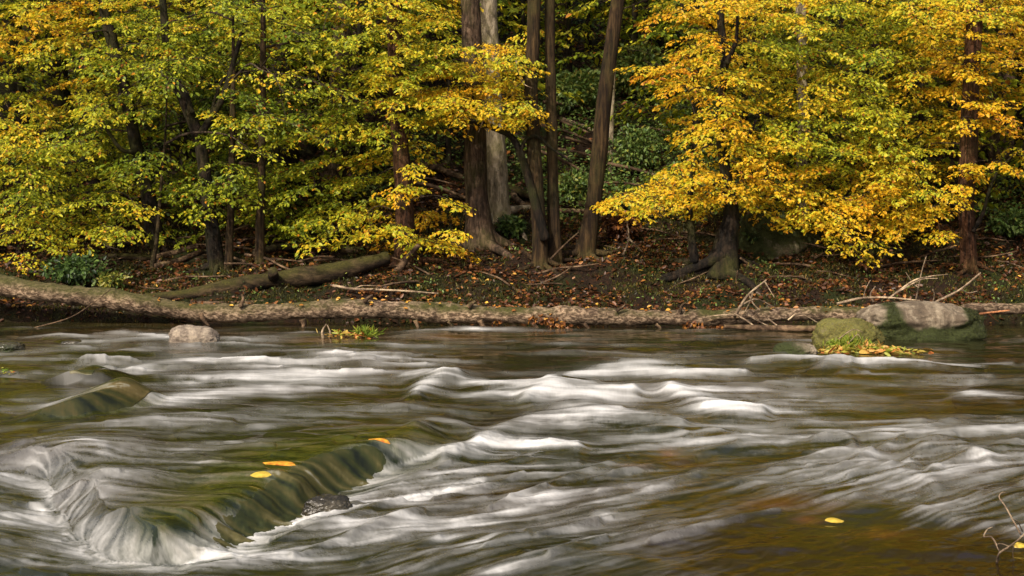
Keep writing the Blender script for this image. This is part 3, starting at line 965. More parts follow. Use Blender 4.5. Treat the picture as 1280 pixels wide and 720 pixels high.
def drowned_rock(name, label, x0, x1, y0, y1, mask_fn, thick=0.35, lift=0.004, mat=None):
    """a rock whose top just breaks the sheet of water that runs over it"""
    nx, ny = 260, 200
    X, Y = np.meshgrid(np.linspace(x0, x1, nx), np.linspace(y0, y1, ny))
    h = grid_sample(H, X, Y)
    s = grid_sample(lic, X, Y)
    mk = mask_fn(X, Y) + 0.55 * (s - 0.5)
    z = h + lift * sstep(0.35, 0.75, mk) - 0.05 * sstep(0.45, 0.10, mk) - 0.25 * sstep(0.12, -0.2, mk)
    keep = mk > 0.02
    n = nx * ny
    V = np.concatenate([np.stack([X, Y, z], -1).reshape(-1, 3), np.stack([X, Y, np.minimum(z - 0.02, h - thick)], -1).reshape(-1, 3)])
    ii = np.arange(ny - 1)[:, None] * nx + np.arange(nx - 1)[None, :]
    k = keep[:-1, :-1] & keep[1:, :-1] & keep[:-1, 1:] & keep[1:, 1:]
    a = ii[k]
    top = np.stack([a, a + 1, a + nx + 1, a + nx], -1)
    bot = np.stack([a + n, a + nx + n, a + nx + 1 + n, a + 1 + n], -1)
    fs = [top, bot]
    kp = np.pad(k, 1)
    for dr, dc, e0, e1 in ((-1, 0, 0, 1), (1, 0, nx + 1, nx), (0, -1, nx, 0), (0, 1, 1, nx + 1)):
        b = ii[k & ~kp[1 + dr:1 + dr + k.shape[0], 1 + dc:1 + dc + k.shape[1]]]
        fs.append(np.stack([b + e0, b + e0 + n, b + e1 + n, b + e1], -1))
    F = np.concatenate(fs)
    used = np.unique(F); mp = -np.ones(2 * n, int); mp[used] = np.arange(len(used))
    S = np.concatenate([s.ravel(), s.ravel()])
    cx, cy = X[keep].mean(), Y[keep].mean()
    o = build(name, V[used], [mp[F]], mat or M["wet"], None, True, {"streak": S[used]}, loc=(cx, cy, 0))
    return tag(o, label, "rock")


def gs(A):
    return lambda X, Y: grid_sample(A, X, Y)


mask1 = np.exp(-((lsd - 0.03) / 0.13) ** 2) * lenv * sstep(0.715, 0.785, lpar) * sstep(0.92, 0.83, lpar) * (WY < 9.5) * 1.1
p0, p1 = on_water(240, 690), on_water(520, 560)
drowned_rock("submerged_rock", "dark green ledge rock at near left with water pouring over its lip", p0[0] - 0.1, p1[0] + 0.2, p0[1], p1[1] + 0.5, gs(mask1))
mask2 = np.exp(-((lsd2 + 0.02) / 0.16) ** 2) * lenv2 * sstep(0.55, 0.80, lpar2) * (lsd2 > -0.6) * (WY < 12.6) * 1.1
p0, p1 = on_water(60, 530), on_water(230, 474)
drowned_rock("submerged_rock", "olive-brown hump of rock under sliding water at mid left, foam streaming off its end", p0[0] - 0.4, p1[0] + 0.1, p0[1], p1[1], gs(mask2), mat=M["wet_brown"])
mask3 = np.exp(-((lsd3 + 0.02) / 0.11) ** 2) * lenv3 * 1.1
p0, p1 = on_water(90, 482), on_water(170, 452)
drowned_rock("submerged_rock", "small dark green rock knob showing just behind the olive-brown hump at mid left", p0[0] - 0.3, p1[0] + 0.1, p0[1], p1[1], gs(mask3))


# ------------------------------------------------------------------ fallen logs
def px_path(rows, Yd=None):
    """[(px, py, half width px, Y)] -> points and radii"""
    P, Rr = [], []
    for i, (px, py, hw, Y) in enumerate(rows):
        k = 1 + 0.10 * math.sin(i * 2.3 + px * 0.01) if len(rows) > 5 else 1
        P.append(at(px, py + 1.2 * math.sin(i * 1.7), Y)); Rr.append(hw * k * Y / FPX)
    return np.array(P), np.array(Rr)


def log_thing(name, label, rows, mat, group=None, nseg=22, n=None, rough=0.22, freq=7, seed=0):
    P, Rr = px_path(rows)
    base = np.array([P[:, 0].mean(), P[:, 1].mean(), min(P[:, 2] - Rr)])
    t = thing(name, label, "log", base, group)
    v, f = tube(P, Rr, nseg, n or max(40, int(np.linalg.norm(P[-1] - P[0]) / 0.06)), rough, freq, seed)
    build("trunk", v, f, M[mat], t)
    return t, P, Rr


def branch(parent, name, pts, r, mat, nseg=6, n=None, rough=0.15, loc=None):
    pts = np.asarray(pts, float)
    rr = np.linspace(r, r * 0.35, len(pts)) if np.isscalar(r) else np.asarray(r)
    v, f = tube(pts, rr, nseg, n, rough, 20, int(abs(pts[0][0]) * 100))
    return build(name, v, f, M[mat], parent)


LY = 17.55
t, P, Rr = log_thing("fallen_log", "very long fallen trunk lying along the far water line, pale barked in its middle",
                     [(-150, 338, 12, 18.4), (-40, 350, 13, 18.1), (60, 366, 13, 17.9), (140, 375, 12, 17.8), (220, 386, 11.5, 17.7), (290, 391, 11, LY), (360, 390, 11, LY), (430, 387, 11.5, LY),
                      (490, 386, 12, LY), (560, 391, 12, LY), (630, 395, 11.5, LY), (720, 395, 10.5, LY), (810, 396, 10.5, LY), (900, 397, 9.5, LY), (980, 394, 9, LY), (1050, 392, 9, LY), (1090, 392, 8, LY)],
                     "log", n=520, nseg=40, rough=0.26, freq=9, seed=3)
sL = spline(np.hstack([P, Rr[:, None]]), 400)[90:]
kk = rng.integers(0, len(sL), 110)
aa = rng.normal(0.25, 0.45, 110)
LOGTOP = sL[kk, :3] + np.stack([0 * aa, -np.sin(aa), np.cos(aa)], -1) * (sL[kk, 3:] * 1.07 + 0.004)
# snags and dead leaves hanging off the log
for pts, r in (([(600, 400), (604, 408), (612, 414)], 4), ([(519, 400), (523, 410), (525, 416)], 3), ([(378, 399), (380, 406), (377, 411)], 4.5),
               ([(664, 401), (672, 410), (680, 416)], 3.5), ([(560, 402), (566, 409), (570, 415)], 2), ([(694, 400), (700, 408), (712, 417)], 4),
               ([(300, 384), (304, 374), (302, 368)], 3), ([(455, 378), (462, 371), (466, 369)], 3), ([(585, 384), (592, 378), (594, 376)], 3.5), ([(770, 389), (778, 384), (782, 380)], 2.5), ([(850, 390), (852, 382), (858, 378)], 2.2), ([(250, 392), (256, 402), (262, 408)], 3.5), ([(730, 404), (736, 411), (734, 416)], 2.5), ([(820, 405), (826, 411), (824, 416)], 2.2),
                ([(672, 392), (690, 398), (704, 406), (712, 417)], 1.6), ([(940, 396), (905, 398), (880, 402)], 1.8)):
    branch(t, "broken_branch", [at(a, b, LY - 0.12) for a, b in pts], r * LY / FPX, "dead_brown")
P0 = np.array([at(x, y, LY - 0.16) for x, y in [(690, 402), (698, 406), (704, 410), (712, 416), (684, 400), (668, 399), (860, 406), (875, 410), (888, 411), (900, 410), (620, 403), (870, 408)]])
n = 260
p = P0[rng.integers(0, len(P0), n)] + rng.normal(0, 0.035, (n, 3)) * [1.3, 0.5, 0.6]
L = rng.uniform(0.04, 0.08, n)
v, f = leaves(p, rng.normal(0, 1, (n, 3)) - [0, 0, 0.8], rng.normal(0, 1, (n, 3)), L, L * 0.5)
build("dead_leaves", v, f, M["litter"], t, True, {"tint": np.repeat(rng.uniform(0.35, 0.95, n), 6)})

t, P, Rr = log_thing("fallen_log", "shorter mossy log behind the long one, slanting up, with a sawn branch stub",
                     [(182, 374, 6, 18.45), (230, 368, 8, 18.55), (290, 359, 10, 18.7), (335, 352, 11, 18.85), (360, 348, 12, 18.95), (420, 339, 12, 19.1), (486, 323, 8, 19.3)], "log_moss", seed=8)
A = at(342, 346, 18.75); B = at(341, 339, 18.62)
v, f = tube([A, B], [0.075, 0.065], 14, 4)
st_ = build("branch_stub", v, f, M["log_moss"], t)
v, f = tube([B, B + (B - A) * 0.06], [0.058, 0.056], 14, 3)
build("sawn_face", v, f, M["cut"], st_)

log_thing("fallen_log", "knotty grey log piece reaching out of the right edge behind the big boulder",
          [(1195, 388, 6, 17.7), (1222, 384, 7, 17.7), (1260, 387, 7, 17.75), (1320, 384, 7, 17.8), (1400, 382, 7, 17.9)], "log", seed=12, rough=0.35)
log_thing("fallen_log", "thin dark log lying low in the water left of the mossy boulders",
          [(905, 408, 2.5, 17.0), (960, 409, 4, 17.0), (1030, 411, 4, 16.9)], "dead_brown", nseg=10)
log_thing("fallen_log", "thin barked pole lying between the two big logs at the left",
          [(238, 379, 3, 18.3), (290, 379, 4, 18.3), (330, 378, 3, 18.3)], "dead_brown", nseg=10)


def hill_log(label, pts, hw, mat, seed, lift=0.7, name="fallen_log", cat=None, group=None):
    rows = []
    Ps, Rs = [], []
    for k, (a, b) in enumerate(pts):
        h = ground_hit(a, b + hw)
        r = hw * h[1] / FPX * (1 - 0.25 * k / len(pts))
        Ps.append(h + [0, 0, r * lift]); Rs.append(r)
    Ps = np.array(Ps); Rs = np.array(Rs)
    mid = Ps[:, 1].mean()
    Ps[:, 1] = mid + (Ps[:, 1] - mid) * 1.0
    v, f = tube(Ps, Rs, 14 if hw > 3 else 7, max(8, int(np.linalg.norm(Ps[-1] - Ps[0]) / 0.12)), 0.22, 6, seed)
    o = build(name, v, f, M[mat], None, True, loc=(Ps[:, 0].mean(), mid, (Ps[:, 2] - Rs).min()))
    return tag(o, label, cat or "log", group)


hill_log("upper old log on the slope behind the left trees, reaching the red trunk", [(288, 176), (355, 179), (425, 178), (495, 163)], 6, "dead_brown", 1)
hill_log("lower short log under the old slope log, green with moss on top", [(292, 193), (330, 194), (375, 191)], 5, "log_moss", 2)
hill_log("short brown log end slanting down the slope below the two old logs", [(300, 205), (322, 209), (345, 214)], 4, "dead_brown", 3)
hill_log("pale brown log slanting down the slope between the red trunk and the grey trunk", [(518, 203), (545, 210), (580, 222), (612, 232)], 5, "dead_brown", 4)
hill_log("mossy log lying across the slope behind the twin trunks", [(636, 232), (665, 244), (710, 250), (760, 258)], 6, "log_moss", 5)
hill_log("bent brown log left of the twin trunks", [(640, 243), (655, 256), (690, 262), (740, 262)], 4, "dead_brown", 6)
hill_log("grey dead bough on the slope right of the leaning trunk", [(768, 196), (790, 205), (815, 216), (840, 222)], 4, "dead", 7)
hill_log("low dark log under the left foliage, upper of two slanting poles", [(190, 322), (215, 316), (248, 306)], 4, "dead_brown", 8)
hill_log("low dark log under the left foliage, lower of two slanting poles", [(192, 332), (220, 326), (252, 314)], 4, "dead_brown", 9)
hill_log("dark log lying level in the shade behind the left shrub", [(110, 322), (150, 320), (190, 321)], 5, "log_moss", 10)
hill_log("green mossy log in the shade right of the thin left trunks", [(320, 316), (350, 308), (400, 306), (450, 312)], 6, "log_moss", 11)
hill_log("pale bare pole on the slope behind the twin trunks, upper of the tangle", [(700, 148), (735, 160), (772, 178)], 2.5, "dead", 12)


# ------------------------------------------------------------------ trees
def spray(O, d, L, nleaf, tint, size, acc_l, acc_t, droop=0.20, plane=0.10):
    d = d / np.linalg.norm(d)
    s = np.cross([0, 0, 1.0], d); s /= np.linalg.norm(s) + 1e-9
    roll = rng.normal(0, plane)
    s = s * math.cos(roll) + np.array([0, 0, 1.0]) * math.sin(roll)
    K = 9
    tk = np.linspace(0.08, 0.92, K) + rng.normal(0, 0.03, K)
    sg = np.where(np.arange(K) % 2 == 0, 1.0, -1.0)
    lk = L * 0.62 * (1 - 0.72 * tk) * rng.uniform(0.7, 1.2, K)
    dk = d[None] * rng.uniform(0.45, 0.9, (K, 1)) + s[None] * (sg * rng.uniform(0.6, 1.0, K))[:, None]
    dk /= np.linalg.norm(dk, axis=1)[:, None]
    ok = O[None] + d[None] * (L * tk)[:, None]
    ok[:, 2] -= droop * L * tk**2
    w = np.concatenate([lk, [L]]); w /= w.sum()
    ch = rng.choice(K + 1, nleaf, p=w)
    u = rng.uniform(0.12, 1.05, nleaf)
    m = ch == K
    chs = np.where(m, 0, ch)
    pos = ok[chs] + dk[chs] * (lk[chs] * u)[:, None]
    pos[:, 2] -= droop * 0.9 * lk[chs] * u**2
    pm = O[None] + d[None] * (L * u)[:, None]
    pm[:, 2] -= droop * L * u**2
    pos = np.where(m[:, None], pm, pos)
    tw = np.where(m[:, None], d[None], dk[chs])
    lat = np.cross(np.array([0, 0, 1.0])[None], tw)
    sd_ = rng.choice([-1.0, 1.0], nleaf)[:, None]
    ax = tw * rng.uniform(0.3, 1.0, (nleaf, 1)) + lat * sd_ * rng.uniform(0.3, 1.0, (nleaf, 1)) - np.array([0, 0, 1.0]) * rng.uniform(0.0, 0.75, (nleaf, 1))
    nor = np.array([0, -0.2, 1.0]) + rng.normal(0, 0.38, (nleaf, 3))
    pos = pos + rng.normal(0, 0.012, (nleaf, 3))
    Ls = size * rng.uniform(0.45, 1.4, nleaf)
    v, f = leaves(pos, ax, nor, Ls, Ls * rng.uniform(0.5, 0.68, nleaf))
    tv = np.clip(tint + 0.10 * (u - 0.5) + rng.normal(0, 0.085, nleaf), 0.02, 1)
    brown_ = rng.random(nleaf) < 0.03
    tv = np.where(brown_, rng.uniform(0.85, 1.0, nleaf), tv)
    acc_l.add(v, f, np.repeat(tv, 6))
    tt = np.linspace(0, 1, 4)
    mp = O[None] + d[None] * (L * tt)[:, None]
    mp[:, 2] -= droop * L * tt**2
    v, f = tube(mp, np.array([0.006, 0.005, 0.004, 0.002]), 4, 5, cap=False)
    acc_t.add(v, f)
    for k in range(0, K, 2):
        e = ok[k] + dk[k] * lk[k]; e[2] -= droop * 0.9 * lk[k]
        v, f = tube([ok[k], (ok[k] + e) / 2 + [0, 0, 0.04 * lk[k]], e], np.array([0.004, 0.003, 0.0015]), 3, 4, cap=False)
        acc_t.add(v, f)


def in_poly(x, y, poly):
    ins = False
    n = len(poly)
    for i in range(n):
        x1, y1 = poly[i]; x2, y2 = poly[(i + 1) % n]
        if (y1 > y) != (y2 > y) and x < (x2 - x1) * (y - y1) / (y2 - y1) + x1:
            ins = not ins
    return ins


def grow(sprays, nodes, acc_b, max_r=0.03):
    """connect spray origins to the nearest wood already grown"""
    nd = [np.asarray(q, float) for q in nodes]
    rad = [max_r] * len(nd)
    tr = np.array(nodes)
    order = sorted(range(len(sprays)), key=lambda i: np.min(np.hypot(tr[:, 0] - sprays[i][0], tr[:, 1] - sprays[i][1])))
    for i in order:
        O = sprays[i]
        A = np.array(nd)
        dv = O[None] - A
        dist = np.linalg.norm(dv, axis=1)
        cost = dist + 0.7 * np.maximum(A[:, 2] - O[2] - 0.1, 0) + 0.25 * np.maximum(O[2] - A[:, 2] - 0.9 * np.hypot(dv[:, 0], dv[:, 1]), 0)
        k = int(np.argmin(cost))
        S = A[k]
        d = O - S
        L = np.linalg.norm(d)
        if L < 0.02:
            continue
        wob = rng.normal(0, 0.05 * L, 3)
        m1 = S + d * 0.35 + [0, 0, 0.10 * L] + wob
        m2 = S + d * 0.70 + [0, 0, 0.10 * L] - wob * 0.6
        r0 = min(rad[k] * 0.85, 0.007 + 0.010 * L)
        v, f = tube([S, m1, m2, O], np.array([r0, r0 * 0.8, r0 * 0.6, 0.005]), 5, 9, cap=False)
        acc_b.add(v, f)
        for q, s in ((m1, 0.8), (m2, 0.6), (O, 0.5)):
            nd.append(q); rad.append(max(r0 * s, 0.006))


def tree(name, label, rows, mat, Y=None, crown_sprays=(), extra_h=9.0, group=None, leafsize=0.053, top_tint=0.4, top_sprays=12, branches=(), flare=0.25, cat="tree", top_from=4.9, top_r=2.3, broken=False, sticks=()):
    """rows: (px, py, half width px) from base upward, base on the ground"""
    b = ground_hit(rows[0][0], rows[0][1])
    Y = b[1] if Y is None else Y
    P, Rr = [], []
    for k, (px, py, hw) in enumerate(rows):
        q = at(px, py, Y)
        P.append(q); Rr.append(hw * Y / FPX)
    P = np.array(P); Rr = np.array(Rr)
    P[0] = [P[0][0], Y, ground(P[0][0], Y) - 0.12]
    if not broken:
        d = (P[-1] - P[-2]); d = d / np.linalg.norm(d); d[2] = max(d[2], 0.85); d /= np.linalg.norm(d)
        d2 = d * [0.4, 1, 1]
        P = np.vstack([P, P[-1] + d * extra_h * 0.5, P[-1] + d * extra_h * 0.5 + d2 * extra_h * 0.5])
        Rr = np.concatenate([Rr, [Rr[-1] * 0.7, Rr[-1] * 0.25]])
    base = np.array([P[0][0], Y, P[0][2] + 0.12])
    t = thing(name, label, cat, base, group)
    n = 60 if not broken else 40
    v, f = tube(P, Rr, 20, n, 0.14, 6, int(rows[0][0]), flare=flare)
    build("trunk", v, f, M[mat], t)
    if Rr[0] > 0.09 and not broken:
        for k in range(5):
            a = 2 * math.pi * k / 5 + rng.uniform(-.4, .4)
            rl = Rr[0] * rng.uniform(2.6, 4.5)
            q = []
            for u_, up_ in ((0.45, 2.2), (0.9, 0.75), (1.0 + rl / Rr[0] * .5, 0.12), (1.0 + rl / Rr[0], -0.25)):
                X, Yy = base[0] + math.cos(a) * Rr[0] * u_, base[1] + math.sin(a) * Rr[0] * u_
                q.append([X, Yy, float(ground(X, Yy)) + up_ * Rr[0] * (.6 if u_ < 1 else 1)])
            branch(t, "root", q, np.array([.42, .36, .24, .10]) * Rr[0], mat, 8, 16, 0.2)
    sl = spline(P, 120)
    accb, accl = Acc(), Acc()
    sprays, specs = [], []
    for (px, py, sy_, L, tint, nl, dirx) in crown_sprays:
        O = at(px, py, sy_)
        sprays.append(O); specs.append((L, tint, nl, dirx))
    if not broken:
        ztop = P[-1][2]
        top_from = min(top_from, base[2] + 0.6 * (ztop - base[2]))
        for k in range(top_sprays):
            z = rng.uniform(top_from, ztop)
            ax = sl[np.argmin(np.abs(sl[:, 2] - z))]
            a = rng.uniform(0, 2 * np.pi)
            r = top_r * (1 - 0.55 * (z - top_from) / max(ztop - top_from, 1)) * rng.uniform(0.25, 1)
            O = ax + [math.cos(a) * r, math.sin(a) * r, -0.15 * r]
            sprays.append(O); specs.append((rng.uniform(0.8, 1.3), top_tint + rng.normal(0, 0.1), 80, None))
    if sprays:
        nodes = [q for q in sl if q[2] > base[2] + 0.7]
        grow(sprays, nodes, accb)
        for O, (L, tint, nl, dirx) in zip(sprays, specs):
            q = sl[np.argmin(np.abs(sl[:, 2] - O[2]))]
            d = O - q
            d[2] = 0
            d = d / (np.linalg.norm(d) + 1e-6)
            if dirx is not None:
                d = d * 0.45 + np.array([dirx, -0.75, 0])
            d = d + [rng.normal(0, 0.35), rng.normal(0, 0.3), 0]
            d = d / np.linalg.norm(d)
            d[2] = rng.normal(-0.12, 0.07)
            # the origin given is the middle of the spray
            spray(O - d * L * 0.4, d, L, nl, tint, leafsize, accl, accb)
        accb.build("branches", M["twig"], t)
        accl.build("crown", M["leaf"], t, True, "tint")
    for pts, hw, m_ in branches:
        q = [at(a, b_, Y - 0.12) for a, b_ in pts]
        branch(t, "limb", q, np.linspace(hw, hw * 0.5, len(q)) * Y / FPX, m_, 10, 8 * len(q), 0.2)
    return t


# where the photograph has foliage (outlines read off it), used to place the sprays of each tree at its own depth
LEFT_POLY = [(-40, -30), (600, -30), (575, 60), (560, 150), (545, 235), (590, 270), (592, 312), (540, 322), (500, 314), (440, 306), (380, 304), (330, 300), (285, 296), (240, 288), (210, 300),
             (170, 300), (110, 296), (60, 306), (20, 325), (-40, 330)]
MID_POLY = [(520, 10), (590, 60), (640, 20), (694, 30), (690, 75), (665, 100), (700, 140), (640, 165), (600, 160), (560, 168), (520, 150), (505, 90)]
RIGHT_POLY = [(850, -30), (1320, -30), (1320, 215), (1270, 205), (1200, 195), (1195, 245), (1215, 262), (1175, 275), (1205, 290), (1150, 296), (1100, 292), (1060, 318), (1010, 296), (940, 262), (880, 272),
              (830, 268), (780, 262), (742, 250), (775, 225), (820, 200), (850, 160), (790, 178), (830, 120), (800, 85), (845, 50), (805, 20)]
GAPS = [(400, 182, 85, 12), (545, 212, 25, 14), (10, 90, 28, 50), (70, 95, 26, 48), (222, 175, 42, 40), (315, 195, 38, 13), (505, 190, 12, 40), (508, 245, 12, 20), (235, 110, 16, 22), (290, 90, 14, 22), (168, 175, 10, 25), (475, 240, 14, 10),
        (905, 45, 16, 25), (905, 200, 22, 30), (990, 95, 18, 22), (1215, 110, 22, 18), (1215, 165, 24, 22), (350, 65, 40, 35), (930, 150, 22, 12), (1265, 110, 30, 45), (1250, 170, 35, 25), (450, 200, 25, 16), (400, 225, 20, 10), (420, 90, 30, 20)]


def gap(x, y):
    return any(((x - a) / c) ** 2 + ((y - b) / d) ** 2 < 1 for a, b, c, d in GAPS)


def fill(poly, n, Yr_, tint_fn, min_d=26, Lr=(0.6, 1.15), nl=130, dirx=0.0, gaps=True):
    out, tries = [], 0
    xs_ = [p[0] for p in poly]; ys_ = [p[1] for p in poly]
    while len(out) < n and tries < n * 60:
        tries += 1
        x = rng.uniform(min(xs_), max(xs_)); y = rng.uniform(min(ys_), max(ys_))
        ph = 13 * int(rng.integers(0, 2))
        wv = 15 * math.sin(x / 150 + ph) + 7 * math.sin(x / 57 + 2 * ph) + ph
        y = round((y - wv) / 30) * 30 + wv + rng.normal(0, 3.5)      # boughs grow in storeys
        if not in_poly(x, y, poly) or (gaps and gap(x, y)):
            continue
        # keep the spray's own width inside the outline
        if not (in_poly(x - 30, y, poly) or x < 20) or not (in_poly(x + 30, y, poly) or x > 1250) or not in_poly(x, y + 12, poly):
            continue
        md = min_d * (1 - 0.6 * tries / (n * 60))
        if any(((x - o[0]) / 1.5) ** 2 + ((y - o[1]) * 1.15) ** 2 < md * md * 0.35 and rng.random() < 0.9 for o in out):
            continue
        Y = rng.uniform(*Yr_)
        L = rng.uniform(*Lr)
        out.append((x, y, Y, L, tint_fn(x, y) + rng.normal(0, 0.06), int(nl * L / 0.9), dirx if not callable(dirx) else dirx(x)))
    return out


def tint_left(x, y):
    t = 0.385 + 0.06 * math.sin(x * 0.013 + 1) + 0.10 * fbm(np.array([x * 0.012]), np.array([y * 0.025]), seed=61)[0] * 2
    if y < 60 and x < 330:
        t += 0.05
    if x > 400:
        t += 0.07
    if 170 < x < 560 and y > 190 and x < 400:
        t -= 0.04
    if x > 460 and y > 260:
        t += 0.12
    return t


def tint_right(x, y):
    t = 0.585 + 0.12 * fbm(np.array([x * 0.012]), np.array([y * 0.02]), seed=63)[0] * 2
    if x > 950 and x < 1150 and y < 200:
        t -= 0.10
    if x > 1150 and y < 260:
        t += 0.02
    if y > 180:
        t += 0.04
    return t


def toward(x):
    return (x - 640) / 640 * 0.1


left = fill(LEFT_POLY, 430, (19.2, 22.8), tint_left, 24, nl=235)
mid = fill(MID_POLY, 52, (19.3, 20.6), lambda x, y: 0.60, 20, (0.5, 0.9), nl=190, gaps=False)
right = fill(RIGHT_POLY, 360, (19.2, 22.4), tint_right, 24, nl=225)
for x, y in ((905, 118), (896, 152), (912, 95), (900, 244), (915, 236), (893, 66), (918, 170), (885, 215), (930, 205), (905, 3)):
    right.append((x, y, 19.25 + rng.uniform(0, .3), rng.uniform(.5, .75), .64, 150, 0))
for x, y in ((1210, 38), (1217, 92), (1204, 150), (1195, 15), (1226, 66), (1213, 205), (1222, 128), (1200, 232), (1208, 5)):
    right.append((x, y, 19.2 + rng.uniform(0, .3), rng.uniform(.5, .8), .62, 200, 0))
for x, y in ((492, 12), (500, 50), (484, 85), (512, 60), (497, 120), (495, 30), (488, 72), (505, 98), (480, 100), (500, 142), (510, 232), (495, 282), (515, 300)):
    left.append((x, y, 19.2 + rng.uniform(0, .3), rng.uniform(.5, .75), .50, 190, 0))
# bright lower fringes and tips, read off the photograph
for x, y, t_ in ((30, 318, .55), (75, 300, .5), (130, 284, .5), (20, 270, .45), (160, 290, .42), (250, 262, .42), (300, 240, .42), (270, 140, .55), (330, 145, .52), (210, 55, .58), (60, 12, .6), (150, 20, .55),
                 (25, 160, .58), (225, 32, .52), (440, 295, .5), (500, 285, .55), (545, 302, .62), (565, 288, .6), (560, 250, .58), (460, 265, .52), (395, 275, .42), (350, 280, .4), (420, 150, .45), (470, 92, .55), (440, 55, .4)):
    left.append((x, y, 19.2 + rng.uniform(0, 0.7), rng.uniform(0.5, 0.85), t_ - .01, 170, 0))
for x, y, t_ in ((765, 248, .62), (790, 240, .62), (830, 232, .62), (800, 258, .62), (870, 262, .6), (850, 205, .6), (810, 82, .6), (835, 80, .62), (905, 230, .66), (960, 215, .68), (1010, 210, .68), (1060, 250, .6),
                 (1130, 262, .6), (1190, 245, .6), (1175, 290, .58), (1085, 300, .55), (1060, 308, .55), (1210, 215, .64), (1255, 205, .64), (1100, 230, .66), (1240, 125, .66), (1265, 75, .64), (870, 245, .62)):
    right.append((x, y, 19.2 + rng.uniform(0, 0.6), rng.uniform(0.5, 0.9), t_ + .02, 180, 0))


def nearest_split(sprays, cols):
    """give each spray to the trunk it stands nearest to"""
    out = {k: [] for k in cols}
    for s in sprays:
        k = min(cols, key=lambda c: abs(s[0] - cols[c]) + rng.uniform(0, 50))
        out[k].append(s)
    return out


ls = nearest_split(left, {"edge": -30, "lean": 165, "fork": 275, "red": 470})
tree("beech_tree", "beech on the left edge with broad yellow-green layered boughs over the log's left end", [(-45, 330, 12), (-40, 200, 11), (-30, 60, 10), (-20, -60, 9)], "bark_dark", crown_sprays=ls["edge"], top_tint=.38)
tree("beech_tree", "dark leaning beech trunk in the left thicket, second from the left edge, tilting left", [(196, 306, 11), (184, 235, 9), (172, 190, 8), (155, 110, 7.5), (132, 20, 7), (122, -40, 6)], "bark_dark",
     crown_sprays=ls["lean"], top_tint=.36, branches=[([(172, 190), (150, 185), (118, 140), (100, 148)], 3, "bark_dark"), ([(160, 120), (190, 108), (215, 100)], 2.5, "bark_dark")])
tree("beech_tree", "crooked dark beech with two upswept limbs, under green and yellow leaf layers at left", [(272, 334, 10), (262, 260, 8), (250, 180, 7.5), (236, 140, 7), (222, 108, 6), (211, 75, 5.5), (206, 30, 5), (200, -40, 4)], "bark_dark",
     crown_sprays=ls["fork"], top_tint=.36, branches=[([(240, 142), (232, 115), (222, 105)], 4, "bark_dark"), ([(250, 170), (280, 118), (294, 70), (306, 30)], 5, "bark_dark"), ([(262, 150), (276, 105), (300, 75)], 2.5, "bark_dark")])
tree("conifer_tree", "reddish-brown straight trunk half hidden by the lower yellow-green leaves", [(508, 334, 14), (506, 262, 11), (501, 190, 10.5), (496, 110, 10), (492, 0, 9.5), (489, -70, 9)], "bark_red",
     crown_sprays=ls["red"], top_tint=.42)
tree("beech_tree", "stout grey-brown trunk in the middle of the bank, in front of the pale broad trunk", [(600, 304, 19), (597, 260, 15), (594, 190, 14), (591, 90, 13), (588, 0, 12.5), (585, -80, 12)], "bark_grey",
     crown_sprays=mid, top_tint=.55, flare=0.25)
tree("beech_tree", "pale broad mossy trunk standing just behind the stout grey-brown one", [(622, 272, 16), (620, 230, 15), (617, 165, 14), (613, 100, 13), (609, 0, 12), (606, -80, 11)], "bark_pale", flare=0.15, top_tint=.4, top_sprays=5)
tree("beech_tree", "brown left stem of the twin trunks with a bent dead limb arching left", [(676, 334, 10.5), (674, 285, 9), (668, 200, 9), (664, 110, 8.5), (667, 40, 8), (669, -60, 8)], "bark_olive", top_tint=.45,
     branches=[([(682, 300), (668, 250), (655, 205), (640, 172), (612, 158), (585, 150)], 6, "bark_dark"), ([(650, 190), (658, 174), (672, 171), (690, 186), (715, 202)], 2.6, "bark_dark")], top_sprays=5)
tree("beech_tree", "slim straight right stem of the twin trunks", [(694, 330, 9), (692, 270, 7.5), (690, 180, 7), (688, 90, 6.5), (687, 0, 6.5), (686, -60, 6)], "bark_olive", top_tint=.4, top_sprays=5)
tree("beech_tree", "olive-brown trunk leaning right beside the open slope, bare to the top", [(731, 322, 13), (737, 285, 10.5), (746, 220, 9.8), (757, 110, 9.2), (771, 10, 8.5), (777, -60, 9)], "bark_olive", top_tint=.45, top_sprays=5, flare=0.15)
tree("young_tree", "thin pale stem rising right behind the leaning olive-brown trunk", [(763, 215, 3.2), (765, 130, 3), (770, 30, 3), (773, -50, 2.5)], "bark_pale", top_sprays=20, flare=0.1)
rs = nearest_split(right, {"main": 905, "pale": 1010, "right": 1200})
tree("beech_tree", "golden beech with a dark split-based stem, its yellow boughs reaching left over the bank", [(902, 338, 19), (908, 300, 14), (914, 265, 10), (906, 210, 7), (899, 150, 5.5), (906, 75, 5.5), (901, 20, 4.5), (912, -50, 5)], "bark_dark",
     crown_sprays=rs["main"], top_tint=.6, branches=[([(868, 328), (864, 290), (862, 255), (868, 200)], 6, "bark_dark"), ([(908, 80), (920, 50), (922, 20)], 3.5, "bark_dark"), ([(905, 200), (935, 170), (945, 150)], 3, "bark_dark"),
                                                     ([(905, 318), (880, 330), (840, 345), (785, 358)], 8, "bark_dark")])
tree("beech_tree", "pale slender trunk deep inside the golden foliage, right of the split-based stem", [(1003, 280, 8), (1003, 200, 7.5), (1003, 100, 7), (1001, 0, 6.5), (1000, -60, 6)], "bark_pale", crown_sprays=rs["pale"], top_tint=.5, flare=0.2)
tree("beech_tree", "reddish trunk at the right with golden leaves in front of its upper half", [(1212, 332, 9), (1208, 260, 9.5), (1210, 190, 11), (1214, 110, 10.5), (1218, 20, 10), (1221, -60, 9)], "bark_red", crown_sprays=rs["right"], top_tint=.6,
     branches=[([(1216, 290), (1228, 268), (1236, 240), (1246, 215)], 3, "bark_dark")])
